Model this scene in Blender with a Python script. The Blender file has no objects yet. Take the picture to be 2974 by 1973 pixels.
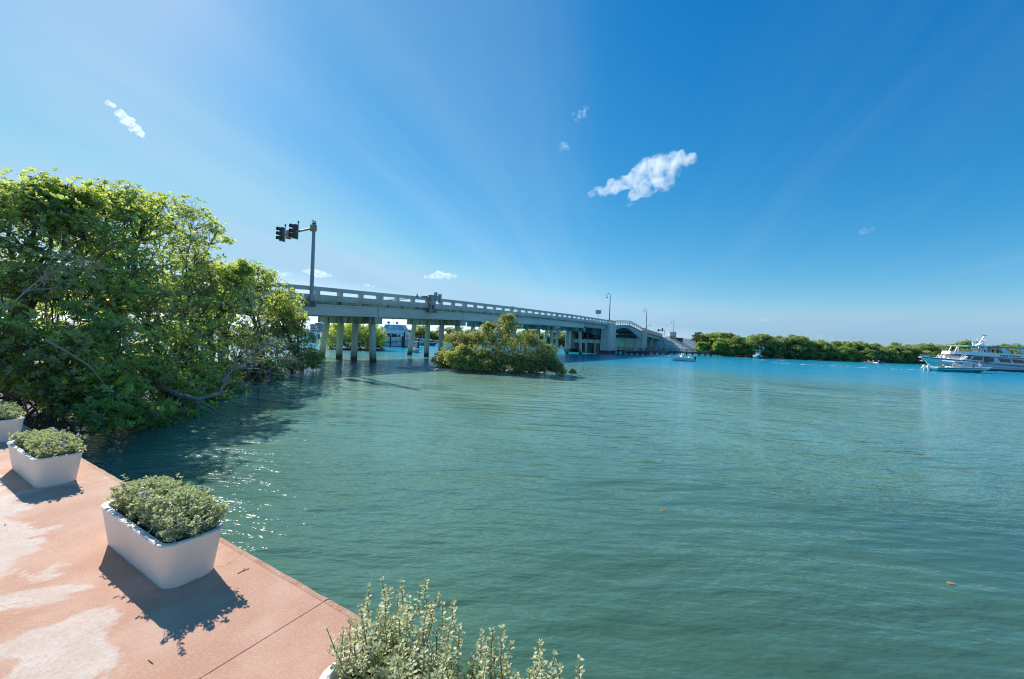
import bpy, bmesh, math, random
import numpy as np
from mathutils import Vector, Matrix, noise as mnoise
R = math.radians
rng = np.random.default_rng(7)
random.seed(7)
scene = bpy.context.scene
col = scene.collection

# ------------------------------------------------------------------ camera
F, PITCH, ROLL, H = 1142.95, -0.005463, 0.039057, 2.9
W0, H0 = 2974.0, 1973.0
def cam_axes():
    cp, sp, cr, sr = math.cos(PITCH), math.sin(PITCH), math.cos(ROLL), math.sin(ROLL)
    fwd = np.array([0, cp, sp]); r0 = np.array([1., 0, 0]); u0 = np.array([0, -sp, cp])
    return fwd, r0 * cr + u0 * sr, -r0 * sr + u0 * cr
FWD, RIGHT, UP = cam_axes()
cam_d = bpy.data.cameras.new('camera'); cam_o = bpy.data.objects.new('camera', cam_d); col.objects.link(cam_o)
cam_d.sensor_width = 36; cam_d.lens = F / W0 * 36; cam_d.clip_start = 0.05; cam_d.clip_end = 20000
M = Matrix.Identity(4)
for i in range(3):
    M[i][0], M[i][1], M[i][2] = RIGHT[i], UP[i], -FWD[i]
M[2][3] = H
cam_o.matrix_world = M
scene.camera = cam_o

# ------------------------------------------------------------------ sky, sun, exposure
SUN_AZ, SUN_EL = R(-46), R(36)
SUN_DIR = Vector((math.sin(SUN_AZ) * math.cos(SUN_EL), math.cos(SUN_AZ) * math.cos(SUN_EL), math.sin(SUN_EL)))
SUN_STRENGTH, SKY_STRENGTH = 5.0, 0.106
scene.view_settings.view_transform = 'Standard'
scene.view_settings.look = 'None'
scene.view_settings.gamma = 1.0
scene.view_settings.exposure = 0.36
scene.view_settings.use_curve_mapping = False
scene.cycles.max_bounces = 12
scene.cycles.filter_width = 1.15
scene.cycles.transparent_max_bounces = 12
scene.cycles.volume_bounces = 12
scene.cycles.caustics_reflective = False
scene.cycles.caustics_refractive = False
scene.cycles.sample_clamp_indirect = 6.0
scene.cycles.sample_clamp_direct = 2.5

world = bpy.data.worlds.new('World'); scene.world = world; world.use_nodes = True
wn, wl = world.node_tree.nodes, world.node_tree.links
wn.clear()
def wnode(t, **kw):
    n = wn.new(t)
    for k, v in kw.items():
        setattr(n, k, v)
    return n
w_out = wnode('ShaderNodeOutputWorld'); w_bg = wnode('ShaderNodeBackground')
w_sky = wnode('ShaderNodeTexSky', sky_type='NISHITA', sun_disc=False)
w_sky.sun_elevation = SUN_EL; w_sky.sun_rotation = SUN_AZ
w_sky.altitude = 0; w_sky.air_density = 1.0; w_sky.dust_density = 0.18; w_sky.ozone_density = 1.0
# deep, clean subtropical blue: one power curve per channel over the whole sky
K = SKY_STRENGTH * 2 ** scene.view_settings.exposure
w_sep = wnode('ShaderNodeSeparateColor'); w_cmb = wnode('ShaderNodeCombineColor')
wl.new(w_sky.outputs[0], w_sep.inputs[0])
def wmath(op, a, b, clamp=False):
    n = wnode('ShaderNodeMath', operation=op, use_clamp=clamp)
    for i, q in enumerate((a, b)):
        if isinstance(q, (int, float)): n.inputs[i].default_value = q
        else: wl.new(q, n.inputs[i])
    return n.outputs[0]
chan, over = [], []
for i, (co, pw) in enumerate(((0.80, 1.95), (0.75, 0.96), (0.90, 0.60))):
    x = wmath('MULTIPLY', w_sep.outputs[i], K)
    chan.append(wmath('MULTIPLY', wmath('POWER', wmath('MINIMUM', x, 1.0), pw), co / K) if i else wmath('MAXIMUM', wmath('SUBTRACT', wmath('MULTIPLY', wmath('POWER', wmath('MINIMUM', x, 1.0), pw), co / K), 0.011 / K), 0.001))
    over.append(wmath('MULTIPLY', wmath('MAXIMUM', wmath('SUBTRACT', x, 0.9), 0.0), 1.0 / K))   # white glare round the sun
g_ = wmath('MINIMUM', chan[1], wmath('MULTIPLY', chan[2], 0.755)); r_ = wmath('MINIMUM', chan[0], wmath('MULTIPLY', g_, 0.61))
for i, q in enumerate((r_, g_, chan[2])): wl.new(wmath('ADD', q, over[0]), w_cmb.inputs[i])
# thin high cirrus: a flat layer far above, streaked along the wind (towards azimuth 14 deg), thicker to the left
w_tc = wnode('ShaderNodeTexCoord'); w_xyz = wnode('ShaderNodeSeparateXYZ'); wl.new(w_tc.outputs['Generated'], w_xyz.inputs[0])
w_h = wmath('ADD', wmath('MAXIMUM', w_xyz.outputs['Z'], 0.0), 0.10)
w_u = wmath('DIVIDE', w_xyz.outputs['X'], w_h); w_v = wmath('DIVIDE', w_xyz.outputs['Y'], w_h)
CS, SN = math.cos(R(14)), math.sin(R(14))
w_al = wmath('ADD', wmath('MULTIPLY', w_u, SN), wmath('MULTIPLY', w_v, CS))
w_ac = wmath('SUBTRACT', wmath('MULTIPLY', w_u, CS), wmath('MULTIPLY', w_v, SN))
w_vec = wnode('ShaderNodeCombineXYZ'); wl.new(wmath('MULTIPLY', w_al, 0.16), w_vec.inputs[0]); wl.new(w_ac, w_vec.inputs[1])
w_ns = wnode('ShaderNodeTexNoise'); w_ns.inputs['Scale'].default_value = 1.15; w_ns.inputs['Detail'].default_value = 7; w_ns.inputs['Roughness'].default_value = 0.55; w_ns.inputs['Distortion'].default_value = 0.35
wl.new(w_vec.outputs[0], w_ns.inputs['Vector'])
w_rm = wnode('ShaderNodeMapRange', interpolation_type='SMOOTHSTEP'); w_rm.inputs['From Min'].default_value = 0.40; w_rm.inputs['From Max'].default_value = 0.72; w_rm.inputs['To Max'].default_value = 0.30
wl.new(w_ns.outputs['Fac'], w_rm.inputs['Value'])
w_lf = wnode('ShaderNodeMapRange', interpolation_type='SMOOTHSTEP'); w_lf.inputs['From Min'].default_value = 0.6; w_lf.inputs['From Max'].default_value = -2.4; w_lf.inputs['To Min'].default_value = 0.22; w_lf.inputs['To Max'].default_value = 1.0
wl.new(w_ac, w_lf.inputs['Value'])
w_mix = wnode('ShaderNodeMixRGB'); w_mix.inputs['Color2'].default_value = (4.6, 5.9, 6.9, 1)
wl.new(wmath('MULTIPLY', w_rm.outputs[0], w_lf.outputs[0]), w_mix.inputs['Fac']); wl.new(w_cmb.outputs[0], w_mix.inputs['Color1'])
wl.new(w_mix.outputs[0], w_bg.inputs['Color'])
w_bg.inputs['Strength'].default_value = SKY_STRENGTH
wl.new(w_bg.outputs[0], w_out.inputs['Surface'])

sun_d = bpy.data.lights.new('sun', 'SUN'); sun_o = bpy.data.objects.new('sun', sun_d); col.objects.link(sun_o)
sun_d.energy = SUN_STRENGTH; sun_d.angle = R(0.53); sun_d.color = (1.0, 0.94, 0.86)
sun_o.rotation_euler = SUN_DIR.to_track_quat('Z', 'Y').to_euler()
sun_o.location = SUN_DIR * 300

# ------------------------------------------------------------------ helpers
def at(px, py, Y):
    """World point at forward distance Y seen at a photo pixel."""
    d = FWD + RIGHT * (px - W0 / 2) / F + UP * (H0 / 2 - py) / F
    return np.array([0, 0, H]) + d * (Y / d[1])
def lin(c):
    c = c / 255.0
    return c / 12.92 if c <= 0.04045 else ((c + 0.055) / 1.055) ** 2.4
def tag(o, label=None, cat=None, group=None, kind=None):
    if label: o['label'] = label
    if cat: o['category'] = cat
    if group: o['group'] = group
    if kind: o['kind'] = kind
    return o
def empty(name, loc=(0, 0, 0), rz=0.0, label=None, cat=None, group=None, parent=None, kind=None):
    o = bpy.data.objects.new(name, None); col.objects.link(o)
    o.location = loc; o.rotation_euler = (0, 0, rz); o.empty_display_size = 0.2
    if parent: o.parent = parent
    return tag(o, label, cat, group, kind)
def link(name, me, parent=None):
    o = bpy.data.objects.new(name, me); col.objects.link(o)
    if parent: o.parent = parent
    return o
def copy_tree(o, parent=None):
    c = o.copy(); col.objects.link(c); c.parent = parent
    for ch in o.children:
        copy_tree(ch, c)
    return c

class MB:
    """Collects verts and faces, then links them as ONE mesh object."""
    def __init__(s):
        s.V = []; s.n = 0; s.L = []; s.var = []
    def add(s, v, faces, mi=0, smooth=False, var=None):
        v = np.asarray(v, float).reshape(-1, 3)
        if isinstance(faces, np.ndarray):
            s.L.append((faces + s.n, mi, smooth))
        else:
            by = {}
            for f in faces: by.setdefault(len(f), []).append(f)
            for k, fl in by.items(): s.L.append((np.array(fl) + s.n, mi, smooth))
        s.V.append(v); s.n += len(v)
        s.var.append(np.zeros(len(v)) if var is None else np.broadcast_to(var, (len(v),)))
        return s
    def box(s, x0, x1, y0, y1, z0, z1, mi=0):
        v = [(x, y, z) for z in (z0, z1) for x, y in ((x0, y0), (x1, y0), (x1, y1), (x0, y1))]
        return s.add(v, [(3, 2, 1, 0), (4, 5, 6, 7), (0, 1, 5, 4), (1, 2, 6, 5), (2, 3, 7, 6), (3, 0, 4, 7)], mi)
    def hexa(s, bottom, top, mi=0):
        v = list(bottom) + list(top); n = len(bottom)
        f = [tuple(range(n - 1, -1, -1)), tuple(range(n, 2 * n))] + [(i, (i + 1) % n, n + (i + 1) % n, n + i) for i in range(n)]
        return s.add(v, f, mi)
    def tube(s, pts, rad, n=6, mi=0, cap=True, smooth=True):
        pts = np.asarray(pts, float); k = len(pts)
        rad = np.broadcast_to(rad, (k,))
        t = np.gradient(pts, axis=0); t /= np.linalg.norm(t, axis=1)[:, None] + 1e-9
        ref = np.array([0, 0, 1.]) if abs(t[:, 2]).mean() < 0.8 else np.array([1., 0, 0])
        a = np.cross(t, ref); a /= np.linalg.norm(a, axis=1)[:, None] + 1e-9
        b = np.cross(t, a)
        ang = np.arange(n) * 2 * math.pi / n
        v = pts[:, None] + rad[:, None, None] * (a[:, None] * np.cos(ang)[None, :, None] + b[:, None] * np.sin(ang)[None, :, None])
        f = []
        for i in range(k - 1):
            for j in range(n):
                f.append((i * n + j, i * n + (j + 1) % n, (i + 1) * n + (j + 1) % n, (i + 1) * n + j))
        v = v.reshape(-1, 3)
        s.add(v, np.array(f), mi, smooth)
        if cap:
            s.add(v[:n], [tuple(range(n))], mi); s.add(v[-n:], [tuple(range(n - 1, -1, -1))], mi)
        return s
    def cyl(s, x, y, z0, z1, r0, r1=None, n=12, mi=0):
        return s.tube([(x, y, z0), (x, y, z1)], [r0, r0 if r1 is None else r1], n, mi)
    def ball(s, c, r, nu=10, nv=6, mi=0, z0=-1.0):
        rr = np.broadcast_to(np.asarray(r, float), (3,))
        v = []; f = []
        for i in range(nv + 1):
            ph = math.asin(z0) + (math.pi / 2 - math.asin(z0)) * i / nv
            for j in range(nu):
                th = 2 * math.pi * j / nu
                v.append((c[0] + rr[0] * math.cos(ph) * math.cos(th), c[1] + rr[1] * math.cos(ph) * math.sin(th), c[2] + rr[2] * math.sin(ph)))
        for i in range(nv):
            for j in range(nu):
                f.append((i * nu + j, i * nu + (j + 1) % nu, (i + 1) * nu + (j + 1) % nu, (i + 1) * nu + j))
        return s.add(v, np.array(f), mi, True)
    def loft(s, rings, mi=0, closed=False, capa=False, capb=False, smooth=False):
        n = len(rings[0]); v = np.array(rings, float).reshape(-1, 3); f = []
        for i in range(len(rings) - 1):
            for j in range(n if closed else n - 1):
                f.append((i * n + j, i * n + (j + 1) % n, (i + 1) * n + (j + 1) % n, (i + 1) * n + j))
        if capa: f.append(tuple(range(n - 1, -1, -1)))
        if capb: f.append(tuple(range((len(rings) - 1) * n, len(rings) * n)))
        return s.add(v, f, mi, smooth)
    def mesh(s, name, mats):
        me = bpy.data.meshes.new(name)
        V = np.concatenate(s.V) if s.V else np.zeros((0, 3))
        me.vertices.add(len(V)); me.vertices.foreach_set('co', V.ravel())
        nl = sum(f.size for f, _, _ in s.L); npoly = sum(len(f) for f, _, _ in s.L)
        me.loops.add(nl); me.polygons.add(npoly)
        me.loops.foreach_set('vertex_index', np.concatenate([f.ravel() for f, _, _ in s.L]).astype(np.int32))
        st = []; o = 0
        for f, _, _ in s.L:
            k = f.shape[1]; st.append(o + np.arange(len(f)) * k); o += f.size
        me.polygons.foreach_set('loop_start', np.concatenate(st).astype(np.int32))
        me.polygons.foreach_set('material_index', np.concatenate([np.full(len(f), mi) for f, mi, _ in s.L]).astype(np.int32))
        me.polygons.foreach_set('use_smooth', np.concatenate([np.full(len(f), sm) for f, _, sm in s.L]))
        a = me.attributes.new('var', 'FLOAT', 'POINT'); a.data.foreach_set('value', np.concatenate(s.var).astype(np.float32))
        for m in (mats if isinstance(mats, (list, tuple)) else [mats]): me.materials.append(m)
        me.update(calc_edges=True); me.validate()
        return me
    def build(s, name, mats, parent=None, **kw):
        o = link(name, s.mesh(name, mats), parent)
        return tag(o, **kw) if kw else o
def bevel(o, w=0.01, seg=2):
    m = o.modifiers.new('bevel', 'BEVEL'); m.width = w; m.segments = seg; m.limit_method = 'ANGLE'; m.angle_limit = R(35)
    return o

# ------------------------------------------------------------------ materials
def newmat(name):
    m = bpy.data.materials.new(name); m.use_nodes = True
    nt = m.node_tree; nt.nodes.clear()
    return m, nt.nodes, nt.links
def N(nodes, t, props=None, **ins):
    n = nodes.new(t)
    for k, v in (props or {}).items(): setattr(n, k, v)
    for k, v in ins.items():
        n.inputs[k.replace('_', ' ')].default_value = v
    return n
def c4(c): return (c[0], c[1], c[2], 1.0)
def surf(name, c, rough=0.6, c2=None, scale=4.0, amt=0.5, bump=0.0, bscale=40.0, metal=0.0, spec=0.5, stretch=(1, 1, 1), detail=5, coord='Object', lo=0.35, hi=0.65):
    """Plain painted / mineral surface: colour broken up by object-space noise, fine relief."""
    m, nd, lk = newmat(name)
    out = N(nd, 'ShaderNodeOutputMaterial'); b = N(nd, 'ShaderNodeBsdfPrincipled', Roughness=rough, Metallic=metal)
    b.inputs['Specular IOR Level'].default_value = spec
    lk.new(b.outputs[0], out.inputs[0])
    tc = N(nd, 'ShaderNodeTexCoord'); mp = N(nd, 'ShaderNodeMapping', Scale=stretch)
    lk.new(tc.outputs[coord], mp.inputs[0])
    ns = N(nd, 'ShaderNodeTexNoise', Scale=scale, Detail=detail, Roughness=0.6)
    lk.new(mp.outputs[0], ns.inputs['Vector'])
    mr = N(nd, 'ShaderNodeMapRange'); mr.inputs['From Min'].default_value = lo; mr.inputs['From Max'].default_value = hi; mr.inputs['To Max'].default_value = amt
    lk.new(ns.outputs['Fac'], mr.inputs['Value'])
    mx = N(nd, 'ShaderNodeMixRGB', Color1=c4(c), Color2=c4(c2 if c2 else tuple(x * 0.75 for x in c)))
    lk.new(mr.outputs[0], mx.inputs['Fac']); lk.new(mx.outputs[0], b.inputs['Base Color'])
    if bump:
        n2 = N(nd, 'ShaderNodeTexNoise', Scale=bscale, Detail=4)
        lk.new(tc.outputs[coord], n2.inputs['Vector'])
        bp = N(nd, 'ShaderNodeBump', Strength=bump, Distance=0.02)
        lk.new(n2.outputs['Fac'], bp.inputs['Height']); lk.new(bp.outputs[0], b.inputs['Normal'])
    return m
def leafmat(name, dark, light, yellow, trans, tf=0.35, rough=0.38, spec=0.5):
    m, nd, lk = newmat(name)
    out = N(nd, 'ShaderNodeOutputMaterial')
    at_ = N(nd, 'ShaderNodeAttribute', {'attribute_name': 'var'})
    cr = N(nd, 'ShaderNodeValToRGB')
    e = cr.color_ramp.elements; e[0].color = c4(dark); e[1].position = 0.72; e[1].color = c4(light)
    x = e.new(0.955); x.color = c4(light); y = e.new(0.975); y.color = c4(yellow)
    lk.new(at_.outputs['Fac'], cr.inputs[0])
    b = N(nd, 'ShaderNodeBsdfPrincipled', Roughness=rough); b.inputs['Specular IOR Level'].default_value = spec
    lk.new(cr.outputs[0], b.inputs['Base Color'])
    t = N(nd, 'ShaderNodeBsdfTranslucent')
    mu = N(nd, 'ShaderNodeMixRGB', {'blend_type': 'MULTIPLY'}, Fac=1.0, Color2=c4(trans)); lk.new(cr.outputs[0], mu.inputs['Color1']); lk.new(mu.outputs[0], t.inputs['Color'])
    mx = N(nd, 'ShaderNodeMixShader', Fac=tf); lk.new(b.outputs[0], mx.inputs[1]); lk.new(t.outputs[0], mx.inputs[2]); lk.new(mx.outputs[0], out.inputs[0])
    return m

MAT = {}
MAT['mangrove'] = leafmat('mangrove_leaf', (0.135, 0.190, 0.115), (0.320, 0.385, 0.165), (0.62, 0.38, 0.05), (2.9, 2.7, 0.8), 0.54, 0.25, 1.0)
MAT['bush'] = leafmat('bush_leaf', (0.17, 0.205, 0.10), (0.335, 0.37, 0.155), (0.44, 0.44, 0.06), (2.3, 2.2, 1.2), 0.42, 0.35)
MAT['far'] = leafmat('far_leaf', (0.125, 0.185, 0.080), (0.270, 0.335, 0.130), (0.3, 0.33, 0.10), (2.4, 2.3, 1.4), 0.42, 0.5)
MAT['far2'] = leafmat('far_leaf_pale', (0.14, 0.205, 0.070), (0.290, 0.370, 0.110), (0.32, 0.36, 0.10), (2.4, 2.3, 1.3), 0.42, 0.5)
MAT['palm'] = leafmat('palm_frond', (0.060, 0.095, 0.040), (0.13, 0.17, 0.07), (0.3, 0.24, 0.10), (1.8, 1.8, 1.1), 0.3, 0.45)
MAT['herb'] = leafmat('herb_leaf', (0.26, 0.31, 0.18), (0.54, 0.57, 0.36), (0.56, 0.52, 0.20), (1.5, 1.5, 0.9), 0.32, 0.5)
MAT['bark'] = surf('mangrove_bark', (0.16, 0.135, 0.115), 0.85, (0.07, 0.06, 0.05), 6, 0.9, 0.6, 30)
MAT['twig'] = surf('bare_twig', (0.36, 0.32, 0.30), 0.8, (0.2, 0.17, 0.16), 8, 0.8)
MAT['stem'] = surf('herb_stem', (0.22, 0.17, 0.12), 0.8, (0.12, 0.13, 0.06), 12, 0.8)
MAT['flower'] = surf('blue_petal', (0.13, 0.19, 0.70), 0.55, (0.22, 0.24, 0.75), 30, 0.6)
def planter_paint():
    m = surf('planter_white', (0.90, 0.775, 0.655), 0.7, (0.76, 0.62, 0.50), 5, 0.5, 0.35, 60, lo=0.45, hi=0.8)
    nd, lk = m.node_tree.nodes, m.node_tree.links
    b = next(n for n in nd if n.type == 'BSDF_PRINCIPLED'); src = b.inputs['Base Color'].links[0].from_socket
    tc = N(nd, 'ShaderNodeTexCoord'); sp = N(nd, 'ShaderNodeSeparateXYZ'); lk.new(tc.outputs['Object'], sp.inputs[0])
    def stain(scale, st, lo, hi, zlo, zhi, col, amt):
        nonlocal src
        mp = N(nd, 'ShaderNodeMapping', Scale=st); lk.new(tc.outputs['Object'], mp.inputs[0])
        n = N(nd, 'ShaderNodeTexNoise', Scale=scale, Detail=6, Roughness=0.65); lk.new(mp.outputs[0], n.inputs['Vector'])
        r = N(nd, 'ShaderNodeMapRange'); r.inputs['From Min'].default_value = lo; r.inputs['From Max'].default_value = hi; lk.new(n.outputs['Fac'], r.inputs['Value'])
        z = N(nd, 'ShaderNodeMapRange'); z.inputs['From Min'].default_value = zlo; z.inputs['From Max'].default_value = zhi; z.inputs['To Max'].default_value = amt; lk.new(sp.outputs['Z'], z.inputs['Value'])
        f = N(nd, 'ShaderNodeMath', {'operation': 'MULTIPLY'}); lk.new(r.outputs[0], f.inputs[0]); lk.new(z.outputs[0], f.inputs[1])
        x = N(nd, 'ShaderNodeMixRGB', Color2=c4(col)); lk.new(f.outputs[0], x.inputs['Fac']); lk.new(src, x.inputs['Color1']); src = x.outputs[0]
    stain(9, (1, 1, .8), .30, .60, .07, .0, (.30, .22, .16), .75)      # soil splash round the foot
    stain(14, (1, 1, .12), .56, .70, .05, .31, (.50, .44, .36), .45)   # drip marks below the rim
    stain(26, (1, 1, 1), .68, .72, -1, 0, (.42, .40, .37), .8)         # chips
    lk.new(src, b.inputs['Base Color'])
    return m
MAT['planter'] = planter_paint()
MAT['soil'] = surf('potting_soil', (0.045, 0.033, 0.024), 0.95, (0.02, 0.016, 0.012), 20, 0.9, 0.8, 60)
MAT['planter'] = surf('planter_white', (0.86, 0.76, 0.66), 0.7, (0.70, 0.58, 0.48), 5, 0.5, 0.25, 60, lo=0.45, hi=0.8)
MAT['conc'] = surf('bridge_concrete', (0.66, 0.62, 0.56), 0.85, (0.36, 0.33, 0.29), 0.7, 0.75, 0.4, 8, stretch=(1, 1, 1.6), lo=0.38, hi=0.72)
MAT['conc_beam'] = surf('girder_concrete', (0.72, 0.68, 0.62), 0.85, (0.50, 0.47, 0.42), 0.6, 0.7, 0.3, 8, stretch=(0.4, 0.4, 2.0))
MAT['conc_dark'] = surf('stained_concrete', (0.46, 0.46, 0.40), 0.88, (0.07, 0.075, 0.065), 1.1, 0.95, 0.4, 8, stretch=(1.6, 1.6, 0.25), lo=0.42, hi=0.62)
MAT['pile'] = surf('pile_concrete', (0.56, 0.56, 0.49), 0.88, (0.33, 0.32, 0.27), 1.3, 0.8, 0.3, 10, stretch=(2, 2, 0.4))
def tide_pile(name):
    m = surf(name, (0.66, 0.62, 0.53), 0.88, (0.42, 0.38, 0.31), 1.3, 0.8, 0.3, 10, stretch=(2, 2, 0.4))
    nd, lk = m.node_tree.nodes, m.node_tree.links
    b = next(n for n in nd if n.type == 'BSDF_PRINCIPLED'); src = b.inputs['Base Color'].links[0].from_socket
    tc = N(nd, 'ShaderNodeTexCoord'); sp = N(nd, 'ShaderNodeSeparateXYZ'); lk.new(tc.outputs['Object'], sp.inputs[0])
    mp = N(nd, 'ShaderNodeMapping', Scale=(2.5, 2.5, .5)); lk.new(tc.outputs['Object'], mp.inputs[0])
    n = N(nd, 'ShaderNodeTexNoise', Scale=2.0, Detail=6, Roughness=0.7); lk.new(mp.outputs[0], n.inputs['Vector'])
    a = N(nd, 'ShaderNodeMath', {'operation': 'MULTIPLY_ADD'}); lk.new(n.outputs['Fac'], a.inputs[0]); a.inputs[1].default_value = -1.1; lk.new(sp.outputs['Z'], a.inputs[2])
    for lo, hi, colr, amt in ((.75, .05, (.26, .22, .16), .75), (.05, -.22, (.07, .062, .05), .92)):
        r = N(nd, 'ShaderNodeMapRange'); r.inputs['From Min'].default_value = lo; r.inputs['From Max'].default_value = hi; r.inputs['To Max'].default_value = amt; lk.new(a.outputs[0], r.inputs['Value'])
        x = N(nd, 'ShaderNodeMixRGB', Color2=c4(colr)); lk.new(r.outputs[0], x.inputs['Fac']); lk.new(src, x.inputs['Color1']); src = x.outputs[0]
    lk.new(src, b.inputs['Base Color'])
    return m
MAT['pile_tide'] = tide_pile('pile_with_tide_band')
MAT['pile_wet'] = surf('pile_tide_band', (0.115, 0.10, 0.085), 0.75, (0.05, 0.045, 0.04), 5, 0.8, 0.4, 14)
MAT['pier'] = surf('pier_concrete', (0.70, 0.665, 0.61), 0.85, (0.44, 0.38, 0.32), 0.8, 0.8, 0.3, 8, stretch=(1.4, 1.4, 0.35))
MAT['wall_tan'] = surf('tan_pier_wall', (0.60, 0.55, 0.43), 0.88, (0.27, 0.19, 0.13), 0.7, 0.75, 0.3, 6, stretch=(1, 1, 0.6), lo=0.42, hi=0.75)
MAT['asphalt'] = surf('road_asphalt', (0.055, 0.055, 0.056), 0.9, (0.04, 0.04, 0.04), 3, 0.6)
MAT['steel_red'] = surf('weathered_red_railing', (0.52, 0.38, 0.35), 0.55, (0.34, 0.18, 0.14), 4, 0.7)
MAT['steel_grey'] = surf('grey_painted_steel', (0.36, 0.40, 0.42), 0.5, (0.25, 0.27, 0.28), 2, 0.7)
MAT['steel_dark'] = surf('dark_steel', (0.06, 0.075, 0.075), 0.6, (0.035, 0.04, 0.04), 2, 0.6)
MAT['galv'] = surf('galvanised_pole', (0.36, 0.37, 0.37), 0.45, (0.24, 0.25, 0.25), 3, 0.7, metal=0.35)
MAT['rustpole'] = surf('brown_lamp_pole', (0.17, 0.12, 0.11), 0.6, (0.10, 0.07, 0.06), 5, 0.7)
MAT['bronze'] = surf('bronze_arm', (0.36, 0.29, 0.20), 0.5, (0.25, 0.20, 0.13), 5, 0.6, metal=0.2)
MAT['signal'] = surf('black_signal_housing', (0.045, 0.055, 0.065), 0.45, (0.075, 0.085, 0.095), 3, 0.5)
MAT['lens_r'] = surf('unlit_red_lens', (0.16, 0.02, 0.02), 0.25); MAT['lens_y'] = surf('unlit_amber_lens', (0.18, 0.09, 0.01), 0.25); MAT['lens_g'] = surf('unlit_green_lens', (0.01, 0.10, 0.06), 0.25)
MAT['sign'] = surf('sign_back', (0.42, 0.44, 0.45), 0.5, (0.34, 0.36, 0.37), 4, 0.6, metal=0.3)
MAT['signw'] = surf('white_board', (0.78, 0.78, 0.76), 0.6, (0.6, 0.6, 0.58), 5, 0.4)
MAT['timber'] = surf('weathered_timber', (0.20, 0.165, 0.14), 0.85, (0.09, 0.075, 0.065), 2.5, 0.8, 0.4, 14, stretch=(1, 1, 3))
MAT['timber_pale'] = surf('pale_timber_rail', (0.42, 0.35, 0.29), 0.85, (0.25, 0.2, 0.17), 2.5, 0.7)
MAT['timber_dark'] = surf('dark_timber_pile', (0.055, 0.058, 0.055), 0.85, (0.03, 0.03, 0.03), 3, 0.8)
MAT['white'] = surf('white_gelcoat', (0.80, 0.80, 0.79), 0.22, (0.70, 0.71, 0.70), 1.2, 0.5)
MAT['white2'] = surf('white_paint', (0.76, 0.77, 0.77), 0.4, (0.62, 0.63, 0.62), 1.5, 0.5)
MAT['teal'] = surf('teal_gelcoat', (0.004, 0.36, 0.36), 0.25, (0.004, 0.29, 0.31), 1.0, 0.5)
MAT['aqua'] = surf('aqua_canvas', (0.16, 0.52, 0.50), 0.6, (0.12, 0.44, 0.43), 2, 0.5)
MAT['navy'] = surf('navy_stripe', (0.010, 0.045, 0.11), 0.35, (0.012, 0.055, 0.13), 2, 0.5)
MAT['bluegrey'] = surf('slate_blue_gelcoat', (0.13, 0.17, 0.22), 0.3, (0.10, 0.13, 0.18), 2, 0.5)
MAT['window'] = surf('tinted_window', (0.008, 0.014, 0.022), 0.12, (0.02, 0.03, 0.045), 1.5, 0.6, spec=0.35)
MAT['isinglass'] = surf('clear_vinyl_screen', (0.30, 0.42, 0.55), 0.12, (0.55, 0.62, 0.68), 0.9, 0.7, spec=0.7, lo=0.45, hi=0.6)
MAT['black'] = surf('black_plastic', (0.018, 0.019, 0.021), 0.35, (0.03, 0.03, 0.033), 4, 0.5)
MAT['chrome'] = surf('stainless_tube', (0.62, 0.63, 0.64), 0.25, (0.5, 0.5, 0.5), 5, 0.5, metal=0.9)
MAT['skin'] = surf('skin', (0.50, 0.30, 0.21), 0.55, (0.44, 0.25, 0.17), 8, 0.5)
MAT['hair'] = surf('dark_hair', (0.035, 0.024, 0.018), 0.6)
for k, c in dict(shirt_white=(0.78, 0.79, 0.82), shirt_blue=(0.12, 0.22, 0.52), shirt_brown=(0.16, 0.095, 0.075), shirt_pink=(0.72, 0.16, 0.36), shirt_red=(0.55, 0.10, 0.08), shirt_grey=(0.28, 0.29, 0.30), shirt_tan=(0.48, 0.38, 0.26), shorts_navy=(0.03, 0.045, 0.09), shorts_khaki=(0.36, 0.29, 0.19)).items():
    MAT[k] = surf(k + '_cloth', c, 0.85, tuple(x * 0.8 for x in c), 9, 0.6)
MAT['foam'] = surf('white_foam', (0.80, 0.85, 0.86), 0.8, (0.55, 0.68, 0.72), 1.4, 0.7)
MAT['leaf_dead'] = surf('fallen_orange_leaf', (0.60, 0.30, 0.04), 0.6, (0.4, 0.17, 0.03), 20, 0.6)
MAT['debris'] = surf('dark_twig_litter', (0.05, 0.04, 0.032), 0.9)
MAT['land'] = surf('shore_ground', (0.10, 0.12, 0.055), 0.95, (0.18, 0.15, 0.10), 0.08, 0.8, 0.4, 1.0)
MAT['mud'] = surf('mangrove_mud', (0.050, 0.043, 0.032), 0.8, (0.03, 0.028, 0.02), 1.2, 0.8, 0.6, 5)
MAT['sand'] = surf('wet_shell_sand', (0.62, 0.55, 0.42), 0.85, (0.24, 0.20, 0.15), 1.6, 0.9, 0.5, 12, lo=0.4, hi=0.68)
MAT['bldg'] = surf('pale_office_wall', (0.50, 0.56, 0.60), 0.7, (0.44, 0.5, 0.55), 0.2, 0.5)
MAT['glass_band'] = surf('blue_window_band', (0.10, 0.19, 0.30), 0.15, (0.14, 0.24, 0.36), 0.3, 0.5)
MAT['tank'] = surf('pale_grey_tank', (0.60, 0.64, 0.67), 0.5, (0.5, 0.54, 0.57), 0.8, 0.5)
MAT['grass'] = surf('slope_grass', (0.10, 0.15, 0.04), 0.95, (0.18, 0.18, 0.07), 1.0, 0.7, 0.5, 6)

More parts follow.
